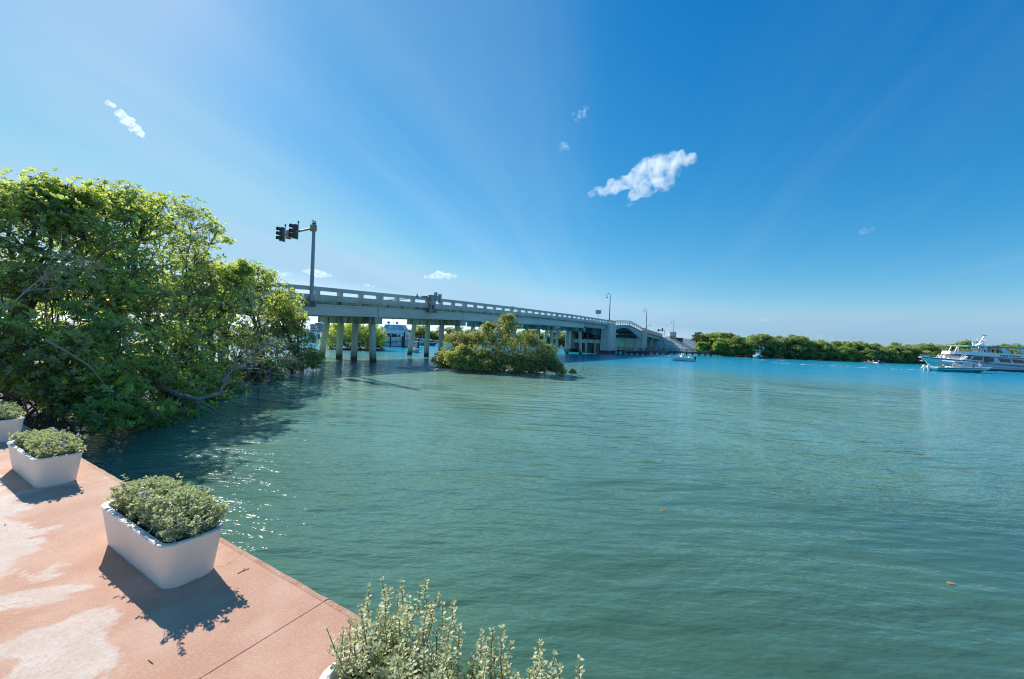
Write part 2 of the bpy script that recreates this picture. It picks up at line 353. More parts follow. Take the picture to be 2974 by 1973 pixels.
def water_material():
    m, nd, lk = newmat('lagoon_water')
    out = N(nd, 'ShaderNodeOutputMaterial'); b = N(nd, 'ShaderNodeBsdfPrincipled', Roughness=0.05, IOR=1.333)
    b.inputs['Specular IOR Level'].default_value = 0.46
    lk.new(b.outputs[0], out.inputs[0])
    tc = N(nd, 'ShaderNodeTexCoord'); sp = N(nd, 'ShaderNodeSeparateXYZ'); lk.new(tc.outputs['Object'], sp.inputs[0])
    def noise(scale, sx=1, sy=1, rz=0.0, detail=4, rough=0.55, dist=0.0):
        mp = N(nd, 'ShaderNodeMapping', Scale=(sx, sy, 1), Rotation=(0, 0, rz)); lk.new(tc.outputs['Object'], mp.inputs[0])
        n = N(nd, 'ShaderNodeTexNoise', {'noise_dimensions': '2D'}, Scale=scale, Detail=detail, Roughness=rough, Distortion=dist); lk.new(mp.outputs[0], n.inputs['Vector'])
        return n.outputs['Fac']
    def rng_(v, a, b_, c=0.0, d=1.0, t='SMOOTHSTEP'):
        r = N(nd, 'ShaderNodeMapRange', {'interpolation_type': t}); r.inputs['From Min'].default_value = a; r.inputs['From Max'].default_value = b_; r.inputs['To Min'].default_value = c; r.inputs['To Max'].default_value = d
        lk.new(v, r.inputs['Value']); return r.outputs[0]
    def mth(op, a, b_):
        n = N(nd, 'ShaderNodeMath', {'operation': op})
        for i, q in enumerate((a, b_)):
            if isinstance(q, (int, float)): n.inputs[i].default_value = q
            else: lk.new(q, n.inputs[i])
        return n.outputs[0]
    def mix(f, c1, c2):
        n = N(nd, 'ShaderNodeMixRGB')
        lk.new(f, n.inputs['Fac']) if not isinstance(f, float) else setattr(n.inputs['Fac'], 'default_value', f)
        for k, q in (('Color1', c1), ('Color2', c2)):
            if isinstance(q, tuple): n.inputs[k].default_value = c4(q)
            else: lk.new(q, n.inputs[k])
        return n.outputs[0]
    # distance offshore measured square to the sand flat: shallow flat near the shore, channel beyond
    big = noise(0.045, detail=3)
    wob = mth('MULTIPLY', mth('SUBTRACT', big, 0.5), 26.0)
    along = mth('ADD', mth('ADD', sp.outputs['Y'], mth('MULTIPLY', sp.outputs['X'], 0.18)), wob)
    flat = rng_(along, 5.0, 20.0)                      # dock edge depth -> pale flat
    deep = rng_(along, 27.0, 62.0)                     # flat -> blue channel
    c_near = mix(rng_(big, 0.35, 0.65), WATER_NEAR_A, WATER_NEAR_B)
    c = mix(flat, c_near, WATER_FLAT)
    c = mix(deep, c, WATER_DEEP)
    # pale sand just under the surface by the bar and weed patches
    dx = mth('DIVIDE', mth('ADD', sp.outputs['X'], 4.0), 12.0); dy = mth('DIVIDE', mth('SUBTRACT', sp.outputs['Y'], 24.0), 9.0)
    bar = rng_(mth('ADD', mth('MULTIPLY', dx, dx), mth('MULTIPLY', dy, dy)), 0.1, 1.3, 0.6, 0.0)
    c = mix(bar, c, WATER_BAR)
    weed = mth('MULTIPLY', rng_(noise(0.16, detail=4), 0.56, 0.72, 0.0, 0.45), mth('SUBTRACT', 1.0, deep))
    c = mix(weed, c, WATER_WEED)
    lk.new(c, b.inputs['Base Color'])
    # towards the channel, roughness raised and specular lowered by position to mute reflections
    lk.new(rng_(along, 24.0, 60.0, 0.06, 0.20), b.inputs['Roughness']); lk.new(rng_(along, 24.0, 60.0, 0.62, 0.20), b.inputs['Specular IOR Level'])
    # wind ripples: long crests, chop, capillary ripples, calm patches
    calm = rng_(noise(0.10, detail=2), 0.38, 0.62, 0.45, 1.1)
    h0 = noise(0.32, 0.5, 1.5, R(10), 2, 0.5)
    h1 = noise(0.95, 0.5, 1.6, R(8), 2, 0.5)
    h2 = noise(3.1, 0.55, 1.5, R(12), 3, 0.55)
    h3 = noise(9.0, 0.6, 1.4, R(5), 2, 0.5)
    still = rng_(along, 2.0, 15.0, 0.38, 1.0)
    fine = mth('MULTIPLY', mth('ADD', mth('MULTIPLY', h2, 0.060), mth('MULTIPLY', h3, 0.011)), mth('MULTIPLY', calm, still))
    hh = mth('ADD', mth('ADD', mth('MULTIPLY', h0, 0.13), mth('MULTIPLY', mth('MULTIPLY', h1, 0.110), rng_(along, 2.0, 12.0, 0.6, 1.0))), fine)
    bp = N(nd, 'ShaderNodeBump', Strength=1.0, Distance=1.0)
    lk.new(hh, bp.inputs['Height']); lk.new(bp.outputs[0], b.inputs['Normal'])
    return m
WATER_NEAR_A, WATER_NEAR_B = (0.044, 0.110, 0.078), (0.058, 0.138, 0.092)
WATER_FLAT, WATER_DEEP = (0.165, 0.340, 0.262), (0.005, 0.250, 0.370)
WATER_BAR, WATER_WEED = (0.245, 0.395, 0.270), (0.075, 0.160, 0.085)
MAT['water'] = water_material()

def deck_material():
    m, nd, lk = newmat('worn_pink_deck_paint')
    out = N(nd, 'ShaderNodeOutputMaterial'); b = N(nd, 'ShaderNodeBsdfPrincipled', Roughness=0.8)
    b.inputs['Specular IOR Level'].default_value = 0.25
    lk.new(b.outputs[0], out.inputs[0])
    tc = N(nd, 'ShaderNodeTexCoord')
    def noise(scale, s=(1, 1, 1), detail=5, rough=0.6, dist=0.0):
        mp = N(nd, 'ShaderNodeMapping', Scale=s); lk.new(tc.outputs['Object'], mp.inputs[0])
        n = N(nd, 'ShaderNodeTexNoise', Scale=scale, Detail=detail, Roughness=rough, Distortion=dist); lk.new(mp.outputs[0], n.inputs['Vector']); return n.outputs['Fac']
    def rg(v, a, b_, c=0.0, d=1.0):
        r = N(nd, 'ShaderNodeMapRange', {'interpolation_type': 'SMOOTHSTEP'}); r.inputs['From Min'].default_value = a; r.inputs['From Max'].default_value = b_; r.inputs['To Min'].default_value = c; r.inputs['To Max'].default_value = d
        lk.new(v, r.inputs['Value']); return r.outputs[0]
    def mth(op, a, b_):
        n = N(nd, 'ShaderNodeMath', {'operation': op})
        for i, q in enumerate((a, b_)):
            if isinstance(q, (int, float)): n.inputs[i].default_value = q
            else: lk.new(q, n.inputs[i])
        return n.outputs[0]
    def mix(f, c1, c2, bt='MIX'):
        n = N(nd, 'ShaderNodeMixRGB', {'blend_type': bt}); lk.new(f, n.inputs['Fac'])
        for k, q in (('Color1', c1), ('Color2', c2)):
            if isinstance(q, tuple): n.inputs[k].default_value = c4(q)
            else: lk.new(q, n.inputs[k])
        return n.outputs[0]
    sp = N(nd, 'ShaderNodeSeparateXYZ'); lk.new(tc.outputs['Object'], sp.inputs[0])
    pink = mix(rg(noise(2.2, detail=6), 0.35, 0.68), (0.52, 0.275, 0.175), (0.60, 0.37, 0.26))
    pink = mix(rg(noise(70, detail=3), 0.45, 0.7, 0.0, 0.35), pink, (0.72, 0.48, 0.38))
    # paint worn to pale concrete where people walk, 0.6 m and more back from the edge
    back = mth('ADD', rg(sp.outputs['Y'], 0.52, 0.90, -0.05, 0.15), rg(sp.outputs['X'], 2.2, 4.0, 0.0, 0.07))
    worn = rg(mth('ADD', mth('ADD', mth('MULTIPLY', noise(1.7, (1.12, 0.85, 1), 8, 0.62, 0.9), 0.72), mth('MULTIPLY', noise(0.8, detail=3), 0.28)), back), 0.60, 0.655)
    worn = mth('MULTIPLY', worn, rg(noise(40, detail=5, rough=0.75), 0.28, 0.60, 0.30, 0.95))
    pale = mix(rg(noise(6, detail=6), 0.3, 0.7), (0.60, 0.49, 0.40), (0.69, 0.60, 0.52))
    c = mix(worn, pink, pale)
    c = mix(rg(noise(9, (0.5, 2.0, 1), 6, 0.7), 0.62, 0.8, 0.0, 0.35), c, (0.36, 0.21, 0.15))
    # fine crack lines near the edge
    vor = N(nd, 'ShaderNodeTexVoronoi', {'feature': 'DISTANCE_TO_EDGE'}, Scale=1.7)
    mpv = N(nd, 'ShaderNodeMapping', Scale=(1, 1, 1)); nz = N(nd, 'ShaderNodeTexNoise', Scale=5.0, Detail=5); lk.new(tc.outputs['Object'], nz.inputs['Vector'])
    vadd = N(nd, 'ShaderNodeMixRGB', {'blend_type': 'ADD'}, Fac=0.35); lk.new(tc.outputs['Object'], vadd.inputs['Color1']); lk.new(nz.outputs['Color'], vadd.inputs['Color2']); lk.new(vadd.outputs[0], vor.inputs['Vector'])
    crack = mth('MULTIPLY', mth('MULTIPLY', rg(vor.outputs['Distance'], 0.004, 0.012, 1.0, 0.0), rg(sp.outputs['Y'], 0.05, 0.45, 1.0, 0.0)), rg(noise(1.1, detail=2), 0.5, 0.6))
    c = mix(mth('MULTIPLY', crack, 0.8), c, (0.12, 0.08, 0.06))
    lk.new(c, b.inputs['Base Color'])
    bp = N(nd, 'ShaderNodeBump', Strength=0.6, Distance=0.006)
    lk.new(mth('ADD', noise(110, detail=3), mth('MULTIPLY', noise(14, (0.6, 1.6, 1), 5), 0.8)), bp.inputs['Height']); lk.new(bp.outputs[0], b.inputs['Normal'])
    return m
MAT['deck'] = deck_material()

MAT['coping'] = surf('worn_terracotta_nosing', (0.40, 0.185, 0.105), 0.85, (0.54, 0.36, 0.26), 9, 0.8, 0.5, 50)
def rock_material():
    m, nd, lk = newmat('grouted_rubble')
    out = N(nd, 'ShaderNodeOutputMaterial'); b = N(nd, 'ShaderNodeBsdfPrincipled', Roughness=0.9); lk.new(b.outputs[0], out.inputs[0])
    tc = N(nd, 'ShaderNodeTexCoord')
    v = N(nd, 'ShaderNodeTexVoronoi', Scale=0.9); lk.new(tc.outputs['Object'], v.inputs['Vector'])
    n = N(nd, 'ShaderNodeTexNoise', Scale=0.6, Detail=6); lk.new(tc.outputs['Object'], n.inputs['Vector'])
    bwn = N(nd, 'ShaderNodeRGBToBW'); lk.new(v.outputs['Color'], bwn.inputs[0])
    mx = N(nd, 'ShaderNodeMixRGB', {'blend_type': 'MULTIPLY'}, Fac=0.45, Color1=(0.74, 0.70, 0.60, 1)); lk.new(bwn.outputs[0], mx.inputs['Color2'])
    m2 = N(nd, 'ShaderNodeMixRGB', Color2=(0.40, 0.37, 0.32, 1)); lk.new(mx.outputs[0], m2.inputs['Color1'])
    r = N(nd, 'ShaderNodeMapRange'); r.inputs['From Min'].default_value = 0.45; r.inputs['From Max'].default_value = 0.7; r.inputs['To Max'].default_value = 0.7
    lk.new(n.outputs['Fac'], r.inputs['Value']); lk.new(r.outputs[0], m2.inputs['Fac']); lk.new(m2.outputs[0], b.inputs['Base Color'])
    bp = N(nd, 'ShaderNodeBump', Strength=0.8, Distance=0.15); lk.new(v.outputs['Distance'], bp.inputs['Height']); lk.new(bp.outputs[0], b.inputs['Normal'])
    return m
MAT['rubble'] = rock_material()

# ------------------------------------------------------------------ setting: water, deck, land
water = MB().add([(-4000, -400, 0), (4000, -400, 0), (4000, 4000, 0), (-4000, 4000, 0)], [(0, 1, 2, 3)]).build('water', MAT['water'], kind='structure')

# deck: local x runs along the edge (to the far left), local y inland
DE = np.array([-0.868, 0.496]); DN = np.array([-0.496, -0.868]); DO = np.array([-0.783, 2.354]); DZ = 1.15
DECK_ROT = math.atan2(DE[1], DE[0])
def duw(u, w): return DO + DE * u + DN * w
deck = MB().box(-9, 13, 0.03, 9, -2.2, -0.005).build('deck', MAT['deck'], kind='structure')
deck.location = (DO[0], DO[1], DZ); deck.rotation_euler = (0, 0, DECK_ROT)
# local y of the deck frame points to DN when rotated: check handedness
edges = [-9, -5.6, 0.4, 6.4, 13]
def slab_rng(a, b):
    m = MB()
    m.box(a + 0.002, b - 0.002, 0.0, 4.4, -0.007, 0.0)
    return m
for a, b in zip(edges[:-1], edges[1:]):
    s = slab_rng(a, b).build('slab', MAT['deck'], deck); bevel(s, 0.003, 2)
    s2 = MB().box(a + 0.004, b - 0.004, 4.404, 9.0, -0.007, 0.0).build('slab', MAT['deck'], deck); bevel(s2, 0.003, 2)

for a, b in zip(edges[:-1], edges[1:]):      # worn nosing along the water side of every slab
    uu = np.arange(a + .003, b - .002, .045); m = MB(); rings = []
    for u in uu:
        j = mnoise.noise((u * 6, 0, 3)) * .004 + mnoise.noise((u * 31, 5, 0)) * .003 + max(0, mnoise.noise((u * 9, 2, 8)) - .38) * .05
        rings.append([(u, .034 + j * .4, .0012), (u, .010 + j, .0035), (u, -.008 + j * 1.5, -.004), (u, -.016 + j * 1.2, -.022), (u, -.012, -.16)])
    m.loft(rings, smooth=True); m.build('coping', MAT['coping'], deck)
def ground_sheet(name, pts, z, mat, nudge=0.25, kind='structure'):
    """A low bank: outline at the water, raised crown, noise relief."""
    pts = np.array(pts, float); c = pts.mean(0); rings = []
    for k, (sc, zz) in enumerate([(1.06, -0.6), (1.0, 0.02), (0.95, z * 0.6), (0.8, z), (0.4, z), (0.02, z)]):
        ring = []
        for p in pts:
            q = c + (p - c) * sc
            ring.append((q[0], q[1], zz + (nudge * mnoise.noise((q[0] * .4, q[1] * .4, k)) if 1 < k else 0)))
        rings.append(ring)
    return MB().loft(rings, closed=True, smooth=True).build(name, mat, kind=kind)
def resample(pts, step):
    out = []
    n = len(pts)
    for i in range(n):
        a, b = np.array(pts[i], float), np.array(pts[(i + 1) % n], float); k = max(1, int(np.linalg.norm(b - a) / step))
        for j in range(k): out.append(a + (b - a) * j / k)
    return out
mud = ground_sheet('mud_bank', [(q[0] + rng.normal(0, .25), q[1] + rng.normal(0, .25)) for q in resample([(-10.6, 10.0), (-11.6, 14), (-12.6, 19), (-14.2, 24), (-16.0, 28), (-26, 28), (-30, 12), (-14.5, 8.6)], 1.5)], 0.35, MAT['mud'])
sandbar = ground_sheet('sandbar', [(q[0] + rng.normal(0, .15), q[1] + rng.normal(0, .12)) for q in resample([(-9.4, 32.7), (-5.5, 31.6), (-1.5, 31.3), (2.5, 31.9), (3.2, 33.6), (0, 35.0), (-5, 35.0), (-8.5, 33.6)], 0.9)], 0.13, MAT['sand'], 0.05)
land_right = ground_sheet('far_shore', [(47, 128), (56, 117), (62, 106.5), (76, 106.8), (95, 106), (110, 102), (135, 99), (240, 92), (600, 120), (600, 500), (60, 500), (40, 180)], 0.8, MAT['land'], 0.5)
land_left = ground_sheet('marina_shore', [(-120, 150), (-60, 141), (-26, 130), (-8, 131), (8, 138), (22, 141), (40, 158), (60, 200), (40, 500), (-400, 500), (-400, 220)], 0.8, MAT['land'], 0.4)
isle = ground_sheet('mangrove_islet', resample([(-28.4, 60.2), (-24, 59.9), (-20.4, 62.6), (-20.6, 65), (-25, 67), (-29, 65)], 1.5), 0.2, MAT['mud'], 0.1)

# ------------------------------------------------------------------ bridge
TH = 0.580541304; B0 = np.array([-12.955, 37.260])
BA = np.array([math.sin(TH), math.cos(TH)]); BC = np.array([math.cos(TH), -math.sin(TH)])
SPAN = 12.2477
def bw(s, t, z=0.0):
    p = B0 + BA * s + BC * t
    return (p[0], p[1], z)
BROT = math.atan2(BA[1], BA[0])
# bridge local frame: x = s along the axis, y = -t (away from camera is +), z
bridge = empty('bridge', (B0[0], B0[1], 0), BROT, 'long grey concrete road bridge on battered piles with a drawbridge arch at its far end', 'bridge')
_PS = [-40, -9.6, -6.35, -0.2, 6.14, 12.99, 25.3, 43.6, 62.07, 67]
_PZ = [4.6, 6.26, 6.38, 6.59, 6.83, 7.02, 7.28, 7.56, 7.66, 7.68]
_QS = [90.5, 96.0, 115.6, 135]; _QZ = [7.08, 6.86, 6.04, 5.6]
def ztop(s): return float(np.interp(s, _PS, _PZ)) if s < 80 else float(np.interp(s, _QS, _QZ))
TW = 9.6   # bridge width measured from the near outer face (t = 0.6) to the far one (t = -9.0)
def lbox(m, s0, s1, t0, t1, z0a, z1a, z0b=None, z1b=None, mi=0):
    """box in bridge coordinates whose ends may differ in height (s0: z0a..z1a, s1: z0b..z1b)"""
    z0b = z0a if z0b is None else z0b; z1b = z1a if z1b is None else z1b
    ya, yb = -t1, -t0
    m.hexa([(s0, ya, z0a), (s1, ya, z0b), (s1, yb, z0b), (s0, yb, z0a)], [(s0, ya, z1a), (s1, ya, z1b), (s1, yb, z1b), (s0, yb, z1a)], mi)
def span_part(name, s0, s1, t0, t1, zl, zh, mat, parent, n=1, gap=0.0):
    m = MB()
    for i in range(n):
        a = s0 + (s1 - s0) * i / n + (gap if i == 0 else 0); b = s0 + (s1 - s0) * (i + 1) / n - (gap if i == n - 1 else 0)
        lbox(m, a, b, t0, t1, ztop(a) + zl, ztop(a) + zh, ztop(b) + zl, ztop(b) + zh)
    o = m.build(name, mat, parent); return o
post_mesh = None
def parapet(s0, s1, near, npan=6):
    t0, t1 = (0.30, 0.60) if near else (-9.0, -8.7)
    span_part('rail', s0, s1, t0 + 0.03, t1, -0.32, 0.0, MAT['conc'], bridge, 2, 0.012)
    span_part('kerb_wall', s0, s1, t0 - 0.04, t1 + 0.015, -1.0, -0.63, MAT['conc'], bridge, 2, 0.012)
    span_part('deck_edge', s0, s1, t0 - 0.2, t1 - 0.03, -1.13, -1.005, MAT['conc'], bridge, 2, 0.006)
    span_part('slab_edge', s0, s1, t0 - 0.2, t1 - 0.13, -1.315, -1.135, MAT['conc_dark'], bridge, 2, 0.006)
    step = (s1 - s0) / npan
    for k in range(npan + 1):
        s = s0 + step * k
        hw = 0.21
        a, b = s - hw, s + hw
        if k == 0: a, b = s + 0.014, s + 0.34
        if k == npan: a, b = s - 0.34, s - 0.014
        m = MB(); lbox(m, a, b, t0 + 0.01, t1 - 0.02, ztop(s) - 0.645, ztop(s) - 0.305)
        m.build('rail_post', MAT['conc'], bridge)
spans = [(SPAN * k, SPAN * (k + 1)) for k in range(-3, 4)] + [(SPAN * 4, 62.0)]
for i, (a, b) in enumerate(spans):
    parapet(a, b, True, 6 if i < 7 else 7); parapet(a, b, False, 6 if i < 7 else 7)
    span_part('road_slab', a, b, -8.45, 0.05, -1.32, -1.08, MAT['asphalt'], bridge, 2, 0.004)
    if i < 7:
        for t in (0.12, -2.1, -4.3, -6.5, -8.6):
            # I-shaped girder: wide flanges, thin web
            m = MB()
            for (w, zl, zh) in ((0.24, -2.28, -2.08), (0.15, -2.08, -1.48), (0.22, -1.48, -1.325)):
                lbox(m, a + 0.04, b - 0.04, t - w, t + w, ztop(a) + zl, ztop(a) + zh, ztop(b) + zl, ztop(b) + zh)
            m.build('girder', MAT['conc_beam'], bridge)
    else:
        for t in (0.15, -4.2, -8.0):
            m = MB(); lbox(m, a, b - 0.4, t - 0.25, t + 0.1, ztop(a) - 2.0, ztop(a) - 1.325, ztop(b) - 2.05, ztop(b) - 1.325)
            lbox(m, a, b - 0.4, t - 0.36, t + 0.2, ztop(a) - 2.06, ztop(a) - 2.0, ztop(b) - 2.11, ztop(b) - 2.05)
            m.build('girder', MAT['steel_grey'], bridge)
# bents: cap beam on four piles, outer ones battered
def octo(cx, cy, z, h):
    c = 0.3 * h
    return [(cx - h, cy - h + c, z), (cx - h + c, cy - h, z), (cx + h - c, cy - h, z), (cx + h, cy - h + c, z), (cx + h, cy + h - c, z), (cx + h - c, cy + h, z), (cx - h + c, cy + h, z), (cx - h, cy + h - c, z)]
for k in range(-3, 5):
    s = SPAN * k; zc = ztop(s) - 2.29
    m = MB(); lbox(m, s - 0.42, s + 0.42, -9.0, 0.43, zc - 0.64, zc)
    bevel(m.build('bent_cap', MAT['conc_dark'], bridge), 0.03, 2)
    for tt, tb in ((-0.55, -0.18), (-3.1, -3.15), (-5.55, -5.6), (-8.0, -8.75)):
        m = MB(); h = 0.26
        def at_z(z): return tt + (tb - tt) * (zc - 0.64 - z) / (zc - 0.64)
        m.hexa(octo(s, -at_z(-1.5), -1.5, h), octo(s, -tt, zc - 0.64, h))
        bevel(m.build('pile', MAT['pile_tide'], bridge), 0.015, 1)
# bascule pier near side
def pier(sa, sb, t_list, ztp, wall_s, wall_z, wallmat, beam=False):
    for (t0, t1) in t_list:
        m = MB(); lbox(m, sa, sb, t0, t1, -1.5, ztp)
        bevel(m.build('pier_column', MAT['pier'], bridge), 0.08, 2)
        m = MB(); lbox(m, sa - 0.12, sb + 0.12, t0 - 0.12, t1 + 0.12, -1.5, 0.75)
        bevel(m.build('pier_footing', MAT['pile_wet'], bridge), 0.05, 1)
    m = MB(); lbox(m, wall_s, wall_s + 0.6, t_list[1][1] , t_list[0][0], -1.5, wall_z)
    m.build('pier_wall', wallmat, bridge)
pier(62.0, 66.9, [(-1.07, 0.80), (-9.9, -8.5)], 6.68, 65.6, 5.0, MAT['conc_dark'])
m = MB(); lbox(m, 63.4, 64.2, -8.4, -1.15, 2.28, 3.1); m.build('cross_beam', MAT['pier'], bridge)
for t in (-5.15, -2.85):
    m = MB(); lbox(m, 63.45, 63.9, t - 0.2, t + 0.2, -1.5, 2.28); m.build('pier_post', MAT['pier'], bridge)
m = MB(); lbox(m, 61.6, 67.0, -9.2, 0.62, ztop(64) - 1.35, ztop(64) - 0.99); m.build('pier_deck', MAT['conc'], bridge)
for near in (True, False):
    t0, t1 = (0.30, 0.62) if near else (-9.2, -8.9)
    m = MB(); lbox(m, 62.02, 66.98, t0, t1, 7.34, 7.72); lbox(m, 62.02, 66.98, t0, t1, 6.69, 7.05)
    for s in (62.4, 64.0, 65.5, 66.75): lbox(m, s - 0.22, s + 0.22, t0 + .02, t1 - .02, 7.05, 7.34)
    m.build('pier_parapet', MAT['conc'], bridge)
# counterweight and machinery under the near leaf
m = MB(); lbox(m, 62.6, 65.4, -7.6, -1.6, 4.55, 6.0); m.build('counterweight', MAT['steel_dark'], bridge)
m = MB()
for t in np.arange(-3.4, -1.6, 0.28): lbox(m, 62.45, 62.6, t, t + 0.12, 4.3, 5.85)
m.build('stiffener', MAT['steel_grey'], bridge)
for t, r in ((-6.2, .55), (-4.6, .4), (-2.4, .7)):
    m = MB(); m.tube([(63.0, -t, 4.0), (64.6, -t, 4.0)], r, 14); m.build('drive_gear', MAT['steel_dark'], bridge)
# bascule leaves
arch = [(66.9, 5.42), (69, 5.9), (72, 6.28), (75, 6.43), (78.3, 6.30), (81, 5.75), (84, 5.1), (87.4, 4.2), (90.5, 4.1)]
deckz = [(66.9, 6.72), (72, 7.02), (78.3, 7.30), (84.4, 6.72), (90.5, 6.05)]
ax, az = zip(*arch); dx_, dz_ = zip(*deckz)
def az_(s): return float(np.interp(s, ax, az))
def dz(s): return float(np.interp(s, dx_, dz_))
for leaf_a, leaf_b in ((66.95, 78.25), (78.35, 90.4)):
    for t in (0.42, -8.2):
        ss = np.linspace(leaf_a, leaf_b, 13); m = MB()
        for a, b in zip(ss[:-1], ss[1:]):
            lbox(m, a, b, t - 0.06, t, az_(a) + 0.1, dz(a) - 0.16, az_(b) + 0.1, dz(b) - 0.16)
            lbox(m, a, b, t - 0.32, t + 0.14, az_(a), az_(a) + 0.1, az_(b), az_(b) + 0.1)
        g = m.build('leaf_girder', MAT['steel_grey'], bridge)
        m = MB()
        for s in np.arange(leaf_a + 0.4, leaf_b, 0.75): lbox(m, s, s + 0.07, t + 0.002, t + 0.09, az_(s) + 0.1, dz(s) - 0.16)
        m.build('stiffener', MAT['white2'], g)
    m = MB()
    for a, b in zip(np.linspace(leaf_a, leaf_b, 7)[:-1], np.linspace(leaf_a, leaf_b, 7)[1:]):
        lbox(m, a, b, -8.7, 0.62, dz(a) - 0.155, dz(a), dz(b) - 0.155, dz(b))
    m.build('leaf_deck', MAT['steel_grey'], bridge)
    m = MB()
    for s in np.arange(leaf_a + 0.8, leaf_b, 1.8): lbox(m, s, s + 0.25, -8.14, 0.3, az_(s) + 0.12, az_(s) + 0.45)
    m.build('floor_beam', MAT['steel_dark'], bridge)
    for t in (0.55, -8.6):
        ss = np.linspace(leaf_a + 0.1, leaf_b - 0.1, 7)
        for s in ss:
            m = MB(); lbox(m, s - 0.05, s + 0.05, t - 0.06, t + 0.04, dz(s) + 0.001, dz(s) + 1.07); m.build('railing_post', MAT['steel_red'], bridge)
        for zz in (0.99, 0.72, 0.45):
            m = MB()
            for a, b in zip(ss[:-1], ss[1:]): lbox(m, a, b, t + 0.042, t + 0.11, dz(a) + zz, dz(a) + zz + 0.13, dz(b) + zz, dz(b) + zz + 0.13)
            m.build('railing_bar', MAT['steel_red'], bridge)
# far pier
pier(90.6, 95.4, [(-1.1, 0.80), (-9.9, -8.5)], 6.05, 91.0, 4.05, MAT['wall_tan'])
m = MB(); lbox(m, 90.6, 95.5, -8.45, -1.15, 4.06, 5.0); m.build('pier_chamber', MAT['steel_dark'], bridge)
m = MB(); lbox(m, 90.5, 95.6, -9.2, 0.62, 5.86, 6.08); m.build('pier_deck', MAT['conc'], bridge)
for near in (True, False):
    t0, t1 = (0.30, 0.62) if near else (-9.2, -8.9)
    m = MB(); lbox(m, 90.6, 95.5, t0, t1, 6.75, 7.06); lbox(m, 90.6, 95.5, t0, t1, 6.09, 6.42)
    for s in (90.9, 92.5, 94.0, 95.2): lbox(m, s - 0.22, s + 0.22, t0 + .02, t1 - .02, 6.42, 6.75)
    m.build('pier_parapet', MAT['conc'], bridge)
for a, b in ((95.6, 105.6), (105.6, 115.8)):
    parapet(a, b, True, 8); parapet(a, b, False, 8)
    span_part('road_slab', a, b, -8.45, 0.05, -1.32, -1.08, MAT['asphalt'], bridge, 1, 0.004)
    for t in (0.2, -4.2, -8.0):
        span_part('girder', a, b, t - 0.4, t, -2.0, -1.325, MAT['conc_beam'], bridge, 1, 0.04)
m = MB(); lbox(m, 105.2, 106.0, -9.0, 0.43, 3.75, 4.3); m.build('bent_cap', MAT['conc_dark'], bridge)
for t in (-0.5, -4.2, -8.0):
    m = MB(); lbox(m, 105.3, 105.9, t - 0.3, t + 0.3, -1.5, 3.75); m.build('pile', MAT['pile'], bridge)
m = MB(); lbox(m, 115.8, 117.2, -9.2, 0.7, 0.5, 5.1); m.build('abutment', MAT['conc'], bridge)

# embankment at the far abutment
def emb():
    def Q(s, t, z): return bw(s, t, z)
    m = MB()
    top = [Q(114.5, 1.0, 4.75), Q(117.5, 1.2, 5.2), Q(126, 1.6, 5.4), Q(150, 2, 5.2), Q(260, 2, 5.0)]
    toe = [Q(104.5, 5.5, -0.3), Q(110.0, 11.0, -0.3), Q(122, 12.5, -0.3), Q(150, 11.5, -0.3), Q(260, 11, -0.3)]
    rows = []
    for a, b in zip(top, toe):
        a, b = np.array(a), np.array(b)
        rows.append([a + (b - a) * x for x in np.linspace(0, 1, 9)])
    m.loft(rows, 0)
    f0 = [Q(114.5, t, 4.75) for t in np.linspace(1.0, -9.5, 6)]; f1 = [Q(104.5 + 0 * t, t, -0.3) for t in np.linspace(5.5, -13, 6)]
    m.loft([f1, f0], 0)
    m.add([Q(114.5, 1.0, 4.75), Q(114.5, -9.5, 4.75), Q(117.5, -9.7, 5.2), Q(117.5, 1.2, 5.2)], [(0, 1, 2, 3)])
    return m.build('embankment', MAT['rubble'], kind='structure')
emb()
m = MB()
k = np.array(bw(114.5, 1.0, 4.75)); q = np.array(bw(104.5, 5.5, -0.3)); k2 = np.array(bw(117.5, 1.2, 5.2))
m.tube([k + (q - k) * 0.12 + (0, 0, .12), k + (q - k) * 0.9 + (0, 0, .12)], 0.16, 4)
m.build('slope_kerb', MAT['signw'], kind='structure')
rd = MB()
rd.add([bw(117.2, 0.6, 5.02), bw(117.2, -9.2, 5.02), bw(260, -9.2, 4.9), bw(260, 0.6, 4.9)], [(0, 1, 2, 3)])
rd.build('road', MAT['asphalt'], kind='structure')
MAT_END = None

